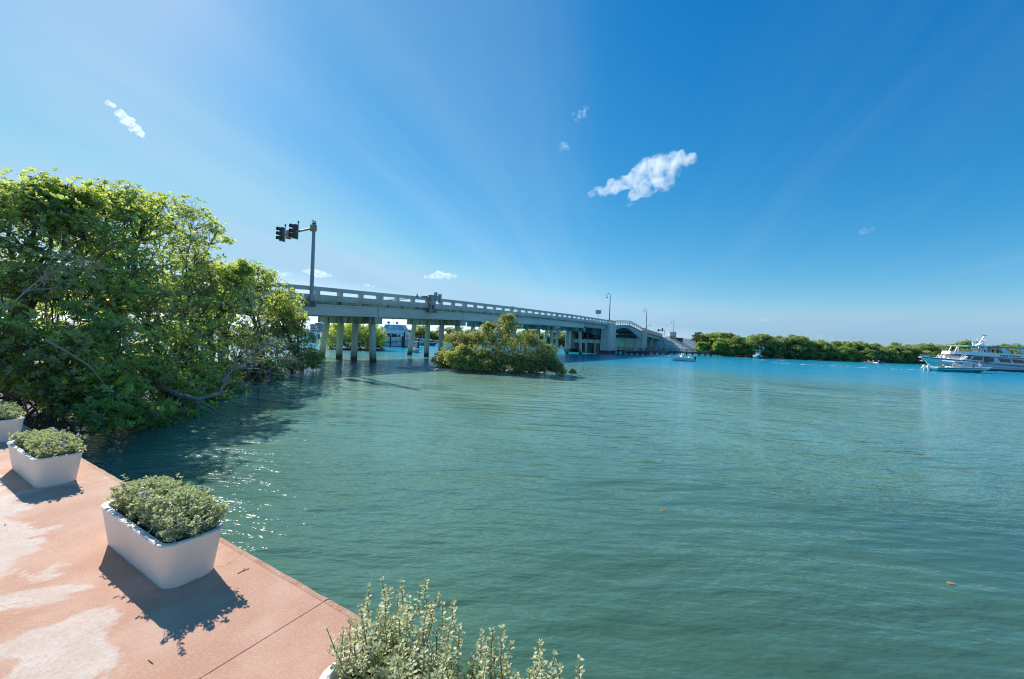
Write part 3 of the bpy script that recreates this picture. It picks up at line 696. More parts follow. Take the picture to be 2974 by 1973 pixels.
# ------------------------------------------------------------------ vegetation
def unit(v): return v / (np.linalg.norm(v, axis=-1, keepdims=True) + 1e-9)
def rdir(n): return unit(rng.normal(size=(n, 3)))
def rosettes(m, P, D, size, nleaf, base, spread=(0.55, 1.35), width=0.42, yellow=0.02, mi=0, oval=False):
    """Whorls of pointed leaves: one at every point P along axis D. base: shade value 0..0.9 per whorl."""
    n = len(P); D = unit(D)
    ref = np.where(np.abs(D[:, 2:3]) < 0.9, np.array([[0, 0, 1.]]), np.array([[1., 0, 0]]))
    a = unit(np.cross(D, ref)); b = np.cross(D, a)
    ph = rng.uniform(0, 6.283, (n, 1)) + np.arange(nleaf)[None] * 6.283 / nleaf * 1.0 + rng.normal(0, .25, (n, nleaf))
    tilt = rng.uniform(*spread, (n, nleaf))
    rad = a[:, None] * np.cos(ph)[..., None] + b[:, None] * np.sin(ph)[..., None]
    d = D[:, None] * np.cos(tilt)[..., None] + rad * np.sin(tilt)[..., None]
    nn = D[:, None] * np.sin(tilt)[..., None] - rad * np.cos(tilt)[..., None]
    sd = np.cross(d, nn)
    roll = rng.normal(0, .35, (n, nleaf))[..., None]
    sd, nn = sd * np.cos(roll) + nn * np.sin(roll), nn * np.cos(roll) - sd * np.sin(roll)
    L = size * rng.uniform(0.7, 1.2, (n, nleaf))[..., None]
    p0 = P[:, None] + d * L * 0.08
    w = L * width * 0.5
    if oval:                       # obovate: broadest towards the rounded tip
        w = w * 1.05
        v = np.stack([p0, p0 + d * L * 0.42 + sd * w * 0.78 + nn * w * 0.3, p0 + d * L * 0.78 + sd * w * 0.92 + nn * w * 0.2, p0 + d * L - nn * L * 0.05, p0 + d * L * 0.78 - sd * w * 0.92 + nn * w * 0.2, p0 + d * L * 0.42 - sd * w * 0.78 + nn * w * 0.3], 2)
        q = 6
    else:
        q = 4
        v = np.stack([p0, p0 + d * L * 0.5 + sd * w + nn * w * 0.35, p0 + d * L - nn * L * 0.06, p0 + d * L * 0.5 - sd * w + nn * w * 0.35], 2)
    k = n * nleaf
    f = (np.arange(k) * q)[:, None] + np.arange(q)[None]
    var = np.clip(np.asarray(base).reshape(-1, 1) + rng.normal(0, .13, (n, nleaf)), 0, 0.9)
    var = np.where(rng.random((n, nleaf)) < yellow, 1.0, var)
    m.add(v.reshape(-1, 3), f, mi, False, np.repeat(var.ravel(), q))
def curve(p, q, sag, n=4, jit=0.04):
    p, q = np.array(p, float), np.array(q, float); t = np.linspace(0, 1, n)[:, None]
    L = np.linalg.norm(q - p)
    c = p + (q - p) * t + np.array([0, 0, 1.]) * (np.sin(t * math.pi) * sag * L)
    c[1:-1] += rng.normal(0, jit * L, (n - 2, 3))
    return c
def crown(fol, br, lobes, root, nsub=16, nros=26, leaf=0.12, nleaf=7, subr=0.40, lim=0.05, flat=0.75, twigs=0.35, yellow=0.02, shade=(0.15, 0.65), droop=0.0, bare=0.0, rb=0.07, up=0.45, oval=False):
    """Limbs from root to every lobe, boughs to sub-clumps spread through the lobe, leaf whorls on each."""
    for (c, r) in lobes:
        c = np.array(c, float); rr = np.broadcast_to(np.asarray(r, float), (3,)) * np.array([1, 1, 0.92])
        rm = float(rr.mean())
        hub = c + np.array([0, 0, -0.45 * rr[2]]) + rng.normal(0, .1 * rm, 3)
        if root is not None and br is not None:
            br.tube(curve(root, hub, 0.06, 6, 0.035), np.linspace(rb * (0.8 + 0.35 * rm), rb * 0.45, 6), 6)
        d = rdir(nsub * 2); d = d[np.argsort(-(d[:, 2] + rng.uniform(-.9, .9, len(d))))][:nsub]
        sc = c + d * rr * rng.uniform(0.45, 0.98, (nsub, 1))
        for i in range(nsub):
            sr = rm * subr * rng.uniform(0.7, 1.25)
            if br is not None:
                mid = hub + (sc[i] - hub) * 0.5 + rng.normal(0, .1 * rm, 3)
                br.tube([hub, mid, sc[i]], [rb * 0.42, rb * 0.26, rb * 0.12], 4, cap=False)
            if bare < .2:
                k_ = max(2, nros // 4); tb = rng.uniform(.25, 1, (k_, 1)); Pb = hub + (sc[i] - hub) * tb + rng.normal(0, .16 * rm, (k_, 3))
                rosettes(fol, Pb, unit(Pb - c) + np.array([0, 0, .5]) + rng.normal(0, .3, (k_, 3)), leaf, nleaf, rng.uniform(*shade) + rng.normal(0, .05, k_), yellow=yellow, oval=oval)
            n = max(3, int(nros * rng.uniform(0.6, 1.4)))
            u = rdir(n); u[:, 2] = u[:, 2] * 0.8 + 0.12
            P = sc[i] + u * sr * np.cbrt(rng.uniform(0.25, 1, (n, 1))) * np.array([1, 1, flat])
            ax = unit(P - sc[i]) * 0.5 + unit(P - c) * 0.45 + np.array([0, 0, up - droop]) + rng.normal(0, .3, (n, 3))
            if br is not None and twigs > 0:
                for j in np.nonzero(rng.random(n) < twigs)[0]:
                    br.tube([sc[i] * 0.7 + hub * 0.3 if rng.random() < .4 else sc[i], (sc[i] + P[j]) / 2 + rng.normal(0, .12 * sr, 3), P[j]], [rb * 0.13, rb * 0.10, rb * 0.06], 3, cap=False)
            keep = rng.random(n) >= bare
            if keep.any():
                hgt = np.clip((P[keep][:, 2] - c[2]) / rr[2], -1, 1) * 0.06
                rosettes(fol, P[keep], ax[keep], leaf, nleaf, rng.uniform(*shade) + hgt + rng.normal(0, .05, keep.sum()), yellow=yellow, oval=oval)
def prop_roots(br, base, n, spread, h, r=0.02, zend=-0.4):
    for i in range(n):
        a = rng.uniform(0, 6.283); s = spread * rng.uniform(0.4, 1.1)
        top = np.array(base) + (rng.normal(0, .1), rng.normal(0, .1), h * rng.uniform(.5, 1.1))
        q = np.array([base[0] + math.cos(a) * s, base[1] + math.sin(a) * s, zend])
        t = np.linspace(0, 1, 6)[:, None]
        c = top + (q - top) * np.concatenate([t, t, t ** 1.9], 1)
        br.tube(c, np.linspace(r * 1.2, r * .7, 6), 4, cap=False)
def tree_thing(name, base, fol, br, leafm, barkm, label, cat, group):
    t = empty(name, base, 0, label, cat, group)
    for mb, nm, mt in ((br, 'trunk', barkm), (fol, 'crown', leafm)):
        if mb.n == 0: continue
        mb.V = [v - np.array(base) for v in mb.V]
        o = mb.build(nm, mt, t)
        if nm == 'crown': o['kind'] = 'stuff'
    return t

# --- the red mangrove stand on the left, front row and the trees behind it
def lob(*a): return [(at(px, py, Y), r) for (px, py, Y, r) in a]
G1 = 'red mangroves growing beside the deck'
STAND = [
 ('mangrove at the left frame edge, tallest crown, behind the corner planter', (-12.2, 9.6, 0.3), 1.0,
  lob((-170, 720, 9.8, 1.7), (40, 670, 10.2, 1.3), (150, 635, 11.0, 1.1), (-60, 900, 9.2, 1.4), (70, 800, 9.8, 1.3), (210, 650, 11.5, 1.0), (30, 590, 10.8, 0.75), (130, 572, 11.2, 0.6), (225, 590, 11.6, 0.6))),
 ('low mangrove skirt of dark leaves directly behind the two left planters', (-10.6, 9.2, 0.2), 0.8,
  lob((40, 1010, 8.9, 0.95), (160, 1060, 9.0, 0.85), (250, 990, 9.6, 0.9), (90, 1130, 8.8, 0.6), (190, 1160, 9.0, 0.55), (280, 1120, 9.3, 0.7), (290, 1215, 9.0, 0.45), (-60, 1080, 8.6, .8))),
 ('mangrove with a broad rounded top left of the airy bare-limbed one', (-13.2, 13.0, 0.3), 1.0,
  lob((320, 690, 13, 1.45), (410, 660, 14, 1.2), (250, 720, 12.5, 1.2), (330, 840, 12, 1.5), (430, 800, 13.5, 1.4), (220, 860, 11, 1.2), (300, 600, 13.5, .8), (390, 600, 14.5, .7))),
 ('airy mangrove whose open limbs show sky high above its neighbours', (-15.5, 18.5, 0.3), 0.9,
  lob((490, 620, 18, 1.15), (560, 640, 18.3, 1.0), (620, 690, 18.6, .8), (470, 700, 17, 1.3), (540, 740, 17.5, 1.2))),
 ('bright green mangrove with long bare limbs sloping towards the signal pole', (-15.4, 20.0, 0.3), 0.9,
  lob((600, 835, 19, 1.2), (665, 810, 20, .8), (705, 785, 20.4, .45), (560, 770, 18.6, .9), (520, 850, 17, 1.5), (640, 870, 19, 1.4), (560, 930, 16.5, 1.3))),
 ('dense mangrove at mid stand above the long dead branch', (-12.6, 14.6, 0.3), 1.0,
  lob((420, 930, 13, 1.4), (330, 1000, 11.5, 1.2), (480, 1010, 13.5, 1.2), (410, 1100, 12, 1.0), (330, 1150, 10.3, .75), (560, 1020, 15, 1.1), (390, 1210, 10.4, .5))),
 ('mangrove crown just left of the bridge railing, leaves touching the parapet', (-15.6, 24.5, 0.3), 0.9,
  lob((720, 870, 22, 1.3), (690, 820, 21.5, 1.0), (750, 815, 23, .8), (790, 870, 24, 1.0), (660, 940, 20, 1.4), (740, 960, 22, 1.3), (830, 900, 25.5, .8))),
 ('outermost mangrove hanging over the open water in front of the bridge piles', (-14.6, 27.5, 0.2), 0.9,
  lob((820, 950, 26, 1.0), (850, 1000, 27, 1.1), (800, 900, 25.5, .9), (885, 1040, 27.5, .8), (800, 1040, 25, 1.1), (760, 1085, 23, 1.0), (870, 940, 26.5, .55), (905, 1055, 28, .65), (850, 1070, 26, .8), (830, 930, 26, .8))),
 ('yellowish mangrove low over the water between the bare twigs and the piles', (-13.0, 20.5, 0.2), 0.8,
  lob((680, 1030, 20, 1.2), (620, 1090, 17.5, 1.05), (730, 1100, 20.5, .9), (670, 1140, 18.5, .75), (560, 1130, 14.8, .8), (790, 1110, 22.5, .6))),
 ('dark mangrove fringe at the waterline below the dead branch', (-11.4, 13.2, 0.1), 0.7,
  lob((480, 1140, 12.6, .75), (450, 1215, 11.3, .55), (560, 1190, 13.6, .6), (630, 1175, 15.6, .55), (690, 1150, 17.5, .5), (520, 1225, 12.2, .4))),
 ('hidden back mangrove filling the shade behind the front crowns', (-18.0, 15.5, 0.3), 1.0,
  lob((150, 925, 12.5, 1.25), (310, 930, 14.5, 1.1), (300, 1010, 15, 1.2), (480, 1010, 17.5, 1.2), (0, 1050, 11.5, 1.3), (180, 1060, 11.3, 1.2), (640, 990, 21.5, 1.6), (330, 1070, 13.5, 1.2), (770, 1000, 25.5, 1.1))),
]
for i, (lbl, base, rb, lobes) in enumerate(STAND):
    if i in (6, 7, 8): lobes = [(c, r * 1.3) for c, r in lobes]
    fol, br = MB(), MB()
    base = np.array(base); front = np.mean([l[0] for l in lobes], 0)
    trunk_top = base + np.array([(front[0] - base[0]) * .35, (front[1] - base[1]) * .35, max(0.8, (front[2] - base[2]) * .42)])
    br.tube(curve(base + (0, 0, -.5), trunk_top, 0.0, 6, 0.05), np.linspace(.17 * rb, .11 * rb, 6), 8)
    airy = i in (3,)
    crown(fol, br, lobes, trunk_top, nsub=15 if airy else 16, nros=13 if airy else (15 if i != 10 else 9), leaf=0.122, nleaf=7, subr=0.40 if airy else .50, up=.75, oval=i != 10, bare=.25 if airy else 0.0,
          twigs=.7 if airy else .4, yellow=.010, shade=(0.0, 0.75), rb=.075 if not airy else .04)
    prop_roots(br, base, 14, 1.3, 1.0, .022)
    # front roots dropping from the lowest boughs into the water
    low = min(lobes, key=lambda l: l[0][2])
    for k in range(7):
        p = low[0] + rng.normal(0, .5, 3) * (1, 1, .3)
        br.tube(curve(p, (p[0] + rng.normal(0, .2), p[1] + rng.normal(0, .2), -.4), 0, 5, .03), np.linspace(.016, .010, 5), 4, cap=False)
    tree_thing('mangrove_tree', base, fol, br, MAT['mangrove'], MAT['bark'], lbl, 'mangrove', G1)

# long dead limb reaching down to the water with its grey twigs (part of nothing leafy)
def dead_branch(name, main, rad, kids, label, mat, group=None, off=(0, 0, 0)):
    m = MB(); main = np.array(main); n = len(main)
    m.tube(main, np.linspace(rad[0], rad[1], n), 7)
    o0 = main[0].copy()
    def sub(p, d, L, r, depth):
        q = p + d * L; mid = (p + q) / 2 + rng.normal(0, .07 * L, 3)
        m.tube([p, mid, q], [r, r * .75, r * .4], 4, cap=False)
        if depth > 0:
            for j in range(3):
                nd = unit(d + rng.normal(0, .55, 3)); sub(p + (q - p) * rng.uniform(.35, 1), nd, L * rng.uniform(.45, .75), r * .55, depth - 1)
    for (i, d, L, r, dep) in kids: sub(main[i], unit(np.array(d, float)), L, r, dep)
    m.V = [v - o0 for v in m.V]
    o = m.build(name, mat); o.location = o0
    return tag(o, label, 'branch', group)
dead_branch('dead_branch', [at(385, 1080, 12.6), at(450, 1115, 12.2), at(520, 1148, 11.8), at(575, 1160, 11.6), at(640, 1143, 12.2)], (.085, .05),
            [(3, (.35, .25, -.75), 1.1, .028, 2), (3, (.8, .1, -.45), 1.5, .03, 2), (3, (-.6, .0, -.55), .9, .02, 1), (4, (.25, .3, .9), 1.0, .045, 2), (4, (.7, .2, .2), .8, .03, 2), (2, (.2, -.3, -.8), .8, .02, 1), (3, (.05, -.2, -1), 1.2, .016, 1)],
            'thick grey dead branch reaching over the water with splayed twigs dipping in', MAT['twig'])
dead_branch('dead_branch', [at(640, 1110, 14), at(680, 1070, 14.4), at(720, 1055, 14.8), at(775, 1045, 15.3)], (.04, .018),
            [(1, (.9, .3, .35), 1.3, .02, 3), (1, (.8, .1, -.1), 1.5, .018, 3), (2, (.9, .2, .15), 1.2, .016, 3), (2, (.7, .1, .6), 1.3, .016, 3), (3, (.9, .2, .1), .9, .012, 2), (0, (.5, .1, .9), 1.5, .02, 3)],
            'tangle of bare pale twigs fanning out in front of the yellowish mangrove', MAT['twig'])
dead_branch('dead_branch', [at(20, 900, 8.6), at(70, 850, 8.7), at(130, 800, 8.9), at(190, 775, 9.1)], (.022, .010),
            [(1, (.8, -.1, .5), .9, .012, 3), (1, (.9, -.2, .1), .9, .012, 3), (2, (.9, -.1, .3), .8, .012, 3), (2, (.5, -.2, .9), .8, .012, 3), (3, (.9, 0, -.1), .7, .010, 2), (0, (-.5, -.2, .8), .8, .012, 3)],
            'spray of bare grey twigs high in the leftmost mangrove', MAT['twig'])
dead_branch('dead_branch', [at(130, 985, 8.3), at(190, 1020, 8.5), at(255, 1060, 8.8), at(300, 1110, 9.0)], (.022, .012),
            [(1, (.7, -.2, .4), .5, .008, 2), (2, (.8, -.1, .1), .5, .008, 2), (2, (.2, -.2, .8), .4, .008, 2), (3, (.6, 0, -.7), .4, .007, 1)],
            'thin pale bare branch slanting down in front of the leaves above the planters', MAT['twig'])
dead_branch('hanging_root', [at(752, 1115, 15.6), at(750, 1150, 15.4), at(756, 1200, 15.1), at(760, 1232, 15)], (.02, .014),
            [(2, (.5, 0, -.6), .25, .010, 0), (2, (-.3, 0, -.8), .25, .010, 0)], 'single thin root hanging straight down into the water, rightmost by the stand', MAT['bark'])

# --- mangrove bushes on the sandbar
G2 = 'mangrove bushes on the sandbar'
BUSH = [
 ('main grey-green mangrove bush on the sandbar, tallest top against the bridge girder', (-1.0, 32.6, .1), dict(bare=.02, shade=(.15, .75)),
  lob((1480, 950, 32.5, .95), (1430, 990, 32.3, 1.2), (1510, 1000, 32.3, 1.15), (1460, 1040, 32, 1.3), (1400, 1030, 32, 1.0), (1530, 1045, 32, .95), (1475, 925, 32.6, .5), (1420, 950, 32.6, .5), (1440, 1070, 31.7, .9))),
 ('left mangrove bush on the sandbar half hiding a bridge pile', (-4.4, 33.4, .1), dict(bare=.05, shade=(.1, .6)),
  lob((1325, 990, 33.6, .8), (1350, 985, 33.8, .7), (1395, 980, 33.0, .8), (1310, 1030, 33.3, .75), (1365, 990, 33.2, .8), (1300, 1060, 33, .45))),
 ('low yellow-green mangrove clump at the front left of the sandbar', (-3.4, 31.7, .1), dict(bare=.0, shade=(.65, .88)),
  lob((1370, 1040, 31.6, .6), (1335, 1052, 31.6, .45), (1400, 1060, 31.3, .5), (1345, 1015, 31.8, .45))),
 ('twiggy half-bare mangrove bush at the right tip of the sandbar', (2.0, 32.3, .1), dict(bare=.38, shade=(.15, .6), twigs=.9),
  lob((1560, 1010, 32.4, .8), (1585, 1045, 32.2, .85), (1540, 1065, 31.9, .75), (1610, 1065, 31.9, .6), (1590, 1015, 32.6, .6), (1540, 985, 32.6, .7), (1500, 1075, 31.6, .6), (1625, 1075, 32, .6))),
]
for lbl, base, kw, lobes in BUSH:
    fol, br = MB(), MB(); base = np.array(base); lobes = [(c - (0, 0, .18), r * 1.2) for c, r in lobes]; lobes += [(np.array([c[0] + rng.normal(0, .3), c[1] - .3, .55 + rng.uniform(0, .5)]), .75) for c, r in lobes[:6]]
    top = base + np.array([rng.normal(0, .2), rng.normal(0, .2), .9])
    for k in range(5):
        b0 = base + (rng.normal(0, .35), rng.normal(0, .2), -.2)
        br.tube(curve(b0, top + rng.normal(0, .3, 3), 0, 4, .06), [.05, .045, .04, .03], 5)
    crown(fol, br, lobes, top, nsub=19, nros=21, leaf=.115, nleaf=6, subr=.48, yellow=.01, rb=.04, **{'twigs': .3, **kw})
    prop_roots(br, base, 26, 2.0 if 'half-bare' in lbl else 1.5, .7, .014, -.15)
    tree_thing('mangrove_bush', base, fol, br, MAT['bush'], MAT['bark'], lbl, 'bush', G2)
fol, br = MB(), MB(); b = at(1662, 1088, 31)
br.tube([b + (0, 0, -.3), b + (.02, 0, .15)], [.02, .015], 4)
crown(fol, br, [(b + (0, 0, .30), .17), (b + (.2, 0, .2), .14), (b + (-.12, 0, .18), .12)], b, nsub=6, nros=4, leaf=.11, nleaf=6, rb=.02, shade=(.6, .88))
tree_thing('mangrove_sprig', b, fol, br, MAT['bush'], MAT['bark'], 'tiny bright green mangrove sprig standing alone in the water right of the sandbar', 'sprig', None)
p = at(1685, 1098, 30.8); p[2] = 0.0
dead_branch('dead_twigs', [p + (-.6, 0, .02), p + (-.1, 0, .12), p + (.4, .05, .2), p + (.8, .1, .15)], (.02, .01),
            [(1, (.4, 0, .9), .5, .012, 2), (2, (.7, 0, .7), .5, .012, 2), (2, (-.3, 0, .9), .45, .01, 2), (3, (.8, .1, .3), .4, .008, 1), (0, (-.8, 0, .4), .5, .01, 1)], 'brown drowned twigs poking from the water beside the tiny sprig', MAT['bark'])

# --- islet behind the bridge, seen between the first piles
def simple_tree(name, base, lobes, leafm, label, cat, group, leaf=.3, nsub=14, nros=12, nleaf=5, rb=.09, shade=(.1, .75), flat=.7):
    fol, br = MB(), MB(); base = np.array(base, float)
    front = np.mean([l[0] for l in lobes], 0)
    top = base + (front - base) * np.array([.5, .5, .45])
    br.tube(curve(base + (0, 0, -.4), top, 0, 4, .05), np.linspace(rb * 1.7, rb, 4), 6)
    crown(fol, br, lobes, top, nsub=nsub, nros=nros, leaf=leaf, nleaf=nleaf, subr=.42, twigs=0, yellow=0.004, shade=shade, rb=rb, flat=flat)
    return tree_thing(name, base, fol, br, leafm, MAT['bark'], label, cat, group)
G3 = 'mangroves on the islet behind the bridge'
for lbl, base, L in [
  ('bushy mangrove at the left end of the islet, between the first two piles', (-26.4, 62, .1), lob((985, 985, 61, 1.6), (960, 995, 60.8, 1.3), (1005, 965, 62, 1.2), (975, 960, 62.5, 1.0))),
  ('middle mangrove of the islet between the second and third piles', (-24.2, 62, .1), lob((1030, 965, 62, 1.5), (1020, 995, 61, 1.5), (1055, 985, 61.5, 1.5), (1040, 948, 63, 1.0))),
  ('right-hand mangrove of the islet behind the near leaning pile', (-21.8, 63.4, .1), lob((1080, 965, 63.5, 1.5), (1090, 995, 63, 1.3), (1065, 1000, 62.5, 1.3), (1100, 985, 64, 1.0)))]:
    fol, br = MB(), MB(); base = np.array(base)
    L = [(c, r * 1.3) for c, r in L]
    crown(fol, br, L, base + (0, 0, .8), nsub=18, nros=22, leaf=.19, nleaf=6, twigs=0, rb=.07, shade=(.25, .8))
    prop_roots(br, base, 22, 2.2, .8, .04)
    tree_thing('mangrove_tree', base, fol, br, MAT['mangrove'], MAT['bark'], lbl, 'mangrove', G3)

# --- far shore on the right: individual crowns, front row then the rows behind
ORD = ['first', 'second', 'third', 'fourth', 'fifth', 'sixth', 'seventh', 'eighth', 'ninth', 'tenth', 'eleventh', 'twelfth', 'thirteenth', 'fourteenth', 'fifteenth', 'sixteenth', 'seventeenth', 'eighteenth', 'nineteenth', 'twentieth', 'twenty-first', 'twenty-second', 'twenty-third', 'twenty-fourth', 'twenty-fifth', 'twenty-sixth']
SKY_R = [(2020, 985), (2050, 968), (2080, 962), (2120, 965), (2150, 975), (2200, 970), (2235, 967), (2270, 978), (2300, 972), (2340, 982), (2380, 983), (2420, 992), (2470, 990), (2500, 990), (2560, 998), (2620, 996), (2640, 988), (2680, 994), (2740, 1000), (2780, 1000), (2815, 992), (2850, 990), (2900, 1000), (2930, 988), (2960, 995), (3000, 1000), (3100, 1002)]
def sky_r(px): return float(np.interp(px, [a for a, _ in SKY_R], [b for _, b in SKY_R]))
front_note = {3: ', behind the small teal boat', 9: ', behind the three paddlers', 11: ', behind the speedboat wake', 13: ', behind the tour boat bow'}
xs = [2062, 2105, 2150, 2205, 2262, 2315, 2365, 2420, 2475, 2530, 2590, 2650, 2705, 2765, 2830, 2890, 2950, 3015]
looks = ['bright green', 'grey-green', 'dark', 'rounded', 'spreading', 'low', 'olive', 'dense', 'pale green', 'ragged', 'shady', 'lush', 'light green', 'drooping', 'broad', 'leafy', 'dusty green', 'deep green']
for i, px in enumerate(xs):
    Y = 109 if px < 2150 else 108.5
    if px < 2090: Y = 112
    base = at(px, 1030, Y); base[2] = .3
    tp = at(px, sky_r(px) + rng.uniform(0, 10), Y)[2]; hgt = tp
    L = []
    for k in range(5):
        r = hgt * rng.uniform(.22, .31)
        L.append((base + np.array([rng.normal(0, 1.8), rng.normal(0, .8), rng.uniform(.45, .97) * hgt - r * .8]), (r * 1.35, r * 1.25, r)))
    for k in range(9):
        r = rng.uniform(.9, 1.4)
        L.append((base + np.array([-3.6 + 1.2 * (k % 7) + rng.normal(0, .3), -2.2 + rng.normal(0, .4), rng.uniform(.5, 1.1) if k < 7 else 2.2]), (r * 1.4, r, r)))
    simple_tree('shore_tree', base, L, MAT['far2'] if i in (0, 1, 8, 12) else MAT['far'],
                '%s mangrove fronting the far right shore, %s from the palms%s' % (looks[i], ORD[i], front_note.get(i, '')), 'tree', 'front trees on the far right shore', leaf=.40, nsub=15, nros=16)
xs2 = [2040, 2085, 2130, 2180, 2235, 2290, 2345, 2400, 2455, 2510, 2565, 2625, 2680, 2740, 2800, 2845, 2905, 2960, 3020]
for i, px in enumerate(xs2):
    Y = 119 + (i % 3) * 3
    base = at(px, 1030, Y); base[2] = .8
    tp = at(px, sky_r(px) - 1, Y)[2]
    L = []
    for k in range(5):
        r = tp * rng.uniform(.15, .24)
        L.append((base + np.array([rng.normal(0, 2.0), rng.normal(0, 1.2), tp * rng.uniform(.66, .98) - r * .85 - .8]), (r * 1.35, r * 1.2, r * .8)))
    simple_tree('shore_tree', base, L, MAT['far2'] if i in (2, 9) else MAT['far'],
                'flat-topped tree rising behind the right shore mangroves, %s from the palms' % ORD[i], 'tree', 'back trees on the far right shore', leaf=.42, nsub=15, nros=11)

# cabbage palms at the left end of the right shore
def palm(base, h, label):
    t = empty('cabbage_palm', base, 0, label, 'palm', 'cabbage palms by the embankment')
    m = MB(); m.tube([(0, 0, -.3), (.1, 0, h * .5), (.05, .05, h)], [.2, .17, .16], 8); m.build('trunk', MAT['bark'], t)
    for k in range(22):
        a = rng.uniform(0, 6.283); e = rng.uniform(-.5, 1.3)
        m = MB(); d = np.array([math.cos(a) * math.cos(e), math.sin(a) * math.cos(e), math.sin(e)])
        st = np.array([.05, .05, h]); L = 1.0
        tip = st + d * L; m.tube([st, (st + tip) / 2, tip], .02, 3, cap=False)
        sidev = unit(np.cross(d, (0, 0, 1.))); up = np.cross(sidev, d)
        V, Fc = [], []
        for q in range(9):
            an = (q - 4) * .33
            ld = unit(d * math.cos(an) + sidev * math.sin(an) - np.array([0, 0, .25]))
            w = np.cross(ld, up) * .07; o = len(V)
            V += [tip - w, tip + w, tip + ld * .55 + w, tip + ld * .95 - np.array([0, 0, .12]), tip + ld * .55 - w]; Fc.append((o, o + 1, o + 2, o + 3, o + 4))
        m.add(V, Fc, 0, False, rng.uniform(.1, .9)); m.build('frond', MAT['palm'], t)
for (px, py, Y, lbl) in [(2022, 985, 112, 'short cabbage palm nearest the grey embankment, left of the pair'), (2040, 988, 111, 'cabbage palm with pale skirt of fronds, right of the pair by the embankment'), (2030, 978, 118, 'taller cabbage palm rising behind the pair by the embankment')]:
    p = at(px, py, Y); palm((p[0], p[1], .5), p[2] - .5, lbl)

# --- far shore on the left, behind the marina and under the bridge
xs3 = [1085, 1120, 1165, 1215, 1262, 1305, 1352, 1398, 1440, 1482, 1520, 1556, 1590, 1625, 1655, 870, 838]
tops3 = [946, 943, 948, 947, 951, 956, 952, 955, 955, 958, 958, 955, 956, 955, 958, 952, 950]
for i, (px, ty) in enumerate(zip(xs3, tops3)):
    Y = 140 if px > 1000 else 165
    base = at(px, 1000, Y); base[2] = .6
    tp = at(px, ty + rng.uniform(-2, 4), Y)[2]
    L = []
    for k in range(5):
        r = 1.5
        L.append((base + np.array([-4 + 2.0 * k, -2.5, rng.uniform(.6, 2.2)]), (r * 1.5, r, r)))
    for k in range(6):
        r = tp * rng.uniform(.2, .29)
        L.append((base + np.array([rng.normal(0, 2.2), rng.normal(0, 1.2), tp * rng.uniform(.35, .96) - r * .8]), (r * 1.4, r * 1.2, r)))
    simple_tree('shore_tree', base, L, MAT['far'], 'tree on the marina shore seen under the bridge, %s from the %s' % (ORD[i] if i < 15 else ORD[i - 15], 'white yacht' if i < 15 else 'pale office block'), 'tree', 'trees on the marina shore', leaf=.45, nsub=13, nros=10)

# ------------------------------------------------------------------ planters and their herbs
def rrect(L, W, r, n=5):
    pts = []
    for cx_, cy_, a0 in ((L / 2 - r, W / 2 - r, 0), (-L / 2 + r, W / 2 - r, 90), (-L / 2 + r, -W / 2 + r, 180), (L / 2 - r, -W / 2 + r, 270)):
        for k in range(n + 1):
            a = R(a0 + 90 * k / n); pts.append((cx_ + r * math.cos(a), cy_ + r * math.sin(a)))
    return pts
def make_planter(loc, label, rot, L=1.22, W=0.385, Hh=0.31):
    t = empty('planter', (*loc, DZ), rot, label, 'planter', 'white planters along the deck edge')
    m = MB(); rings = []
    for (l, w, r, z) in ((L * .915, W * .76, .085, .006), (L * .925, W * .78, .09, .0), (L * .93, W * .79, .09, .02), (L * .985, W * .95, .1, Hh - .03), (L, W, .105, Hh - .008), (L - .012, W - .012, .1, Hh), (L - .075, W - .075, .075, Hh), (L - .09, W - .09, .07, Hh - .01), (L - .12, W - .12, .06, .06)):
        rings.append([(x, y, z) for x, y in rrect(L=l, W=w, r=r)])
    m.loft(rings, closed=True, capa=True, smooth=True)
    o = m.build('planter_box', MAT['planter'], t)
    es = o.modifiers.new('split', 'EDGE_SPLIT'); es.split_angle = R(50)
    g = MB(); n = 26; gm = []
    for i in range(n):
        for j in range(8):
            x, y = (i / (n - 1) - .5) * (L - .10), (j / 7 - .5) * (W - .10)
            gm.append((x, y, Hh - .075 + .018 * mnoise.noise((x * 14, y * 14, loc[0]))))
    g.add(gm, [(i * 8 + j, (i + 1) * 8 + j, (i + 1) * 8 + j + 1, i * 8 + j + 1) for i in range(n - 1) for j in range(7)], 0, True)
    g.build('soil', MAT['soil'], t)
    return t
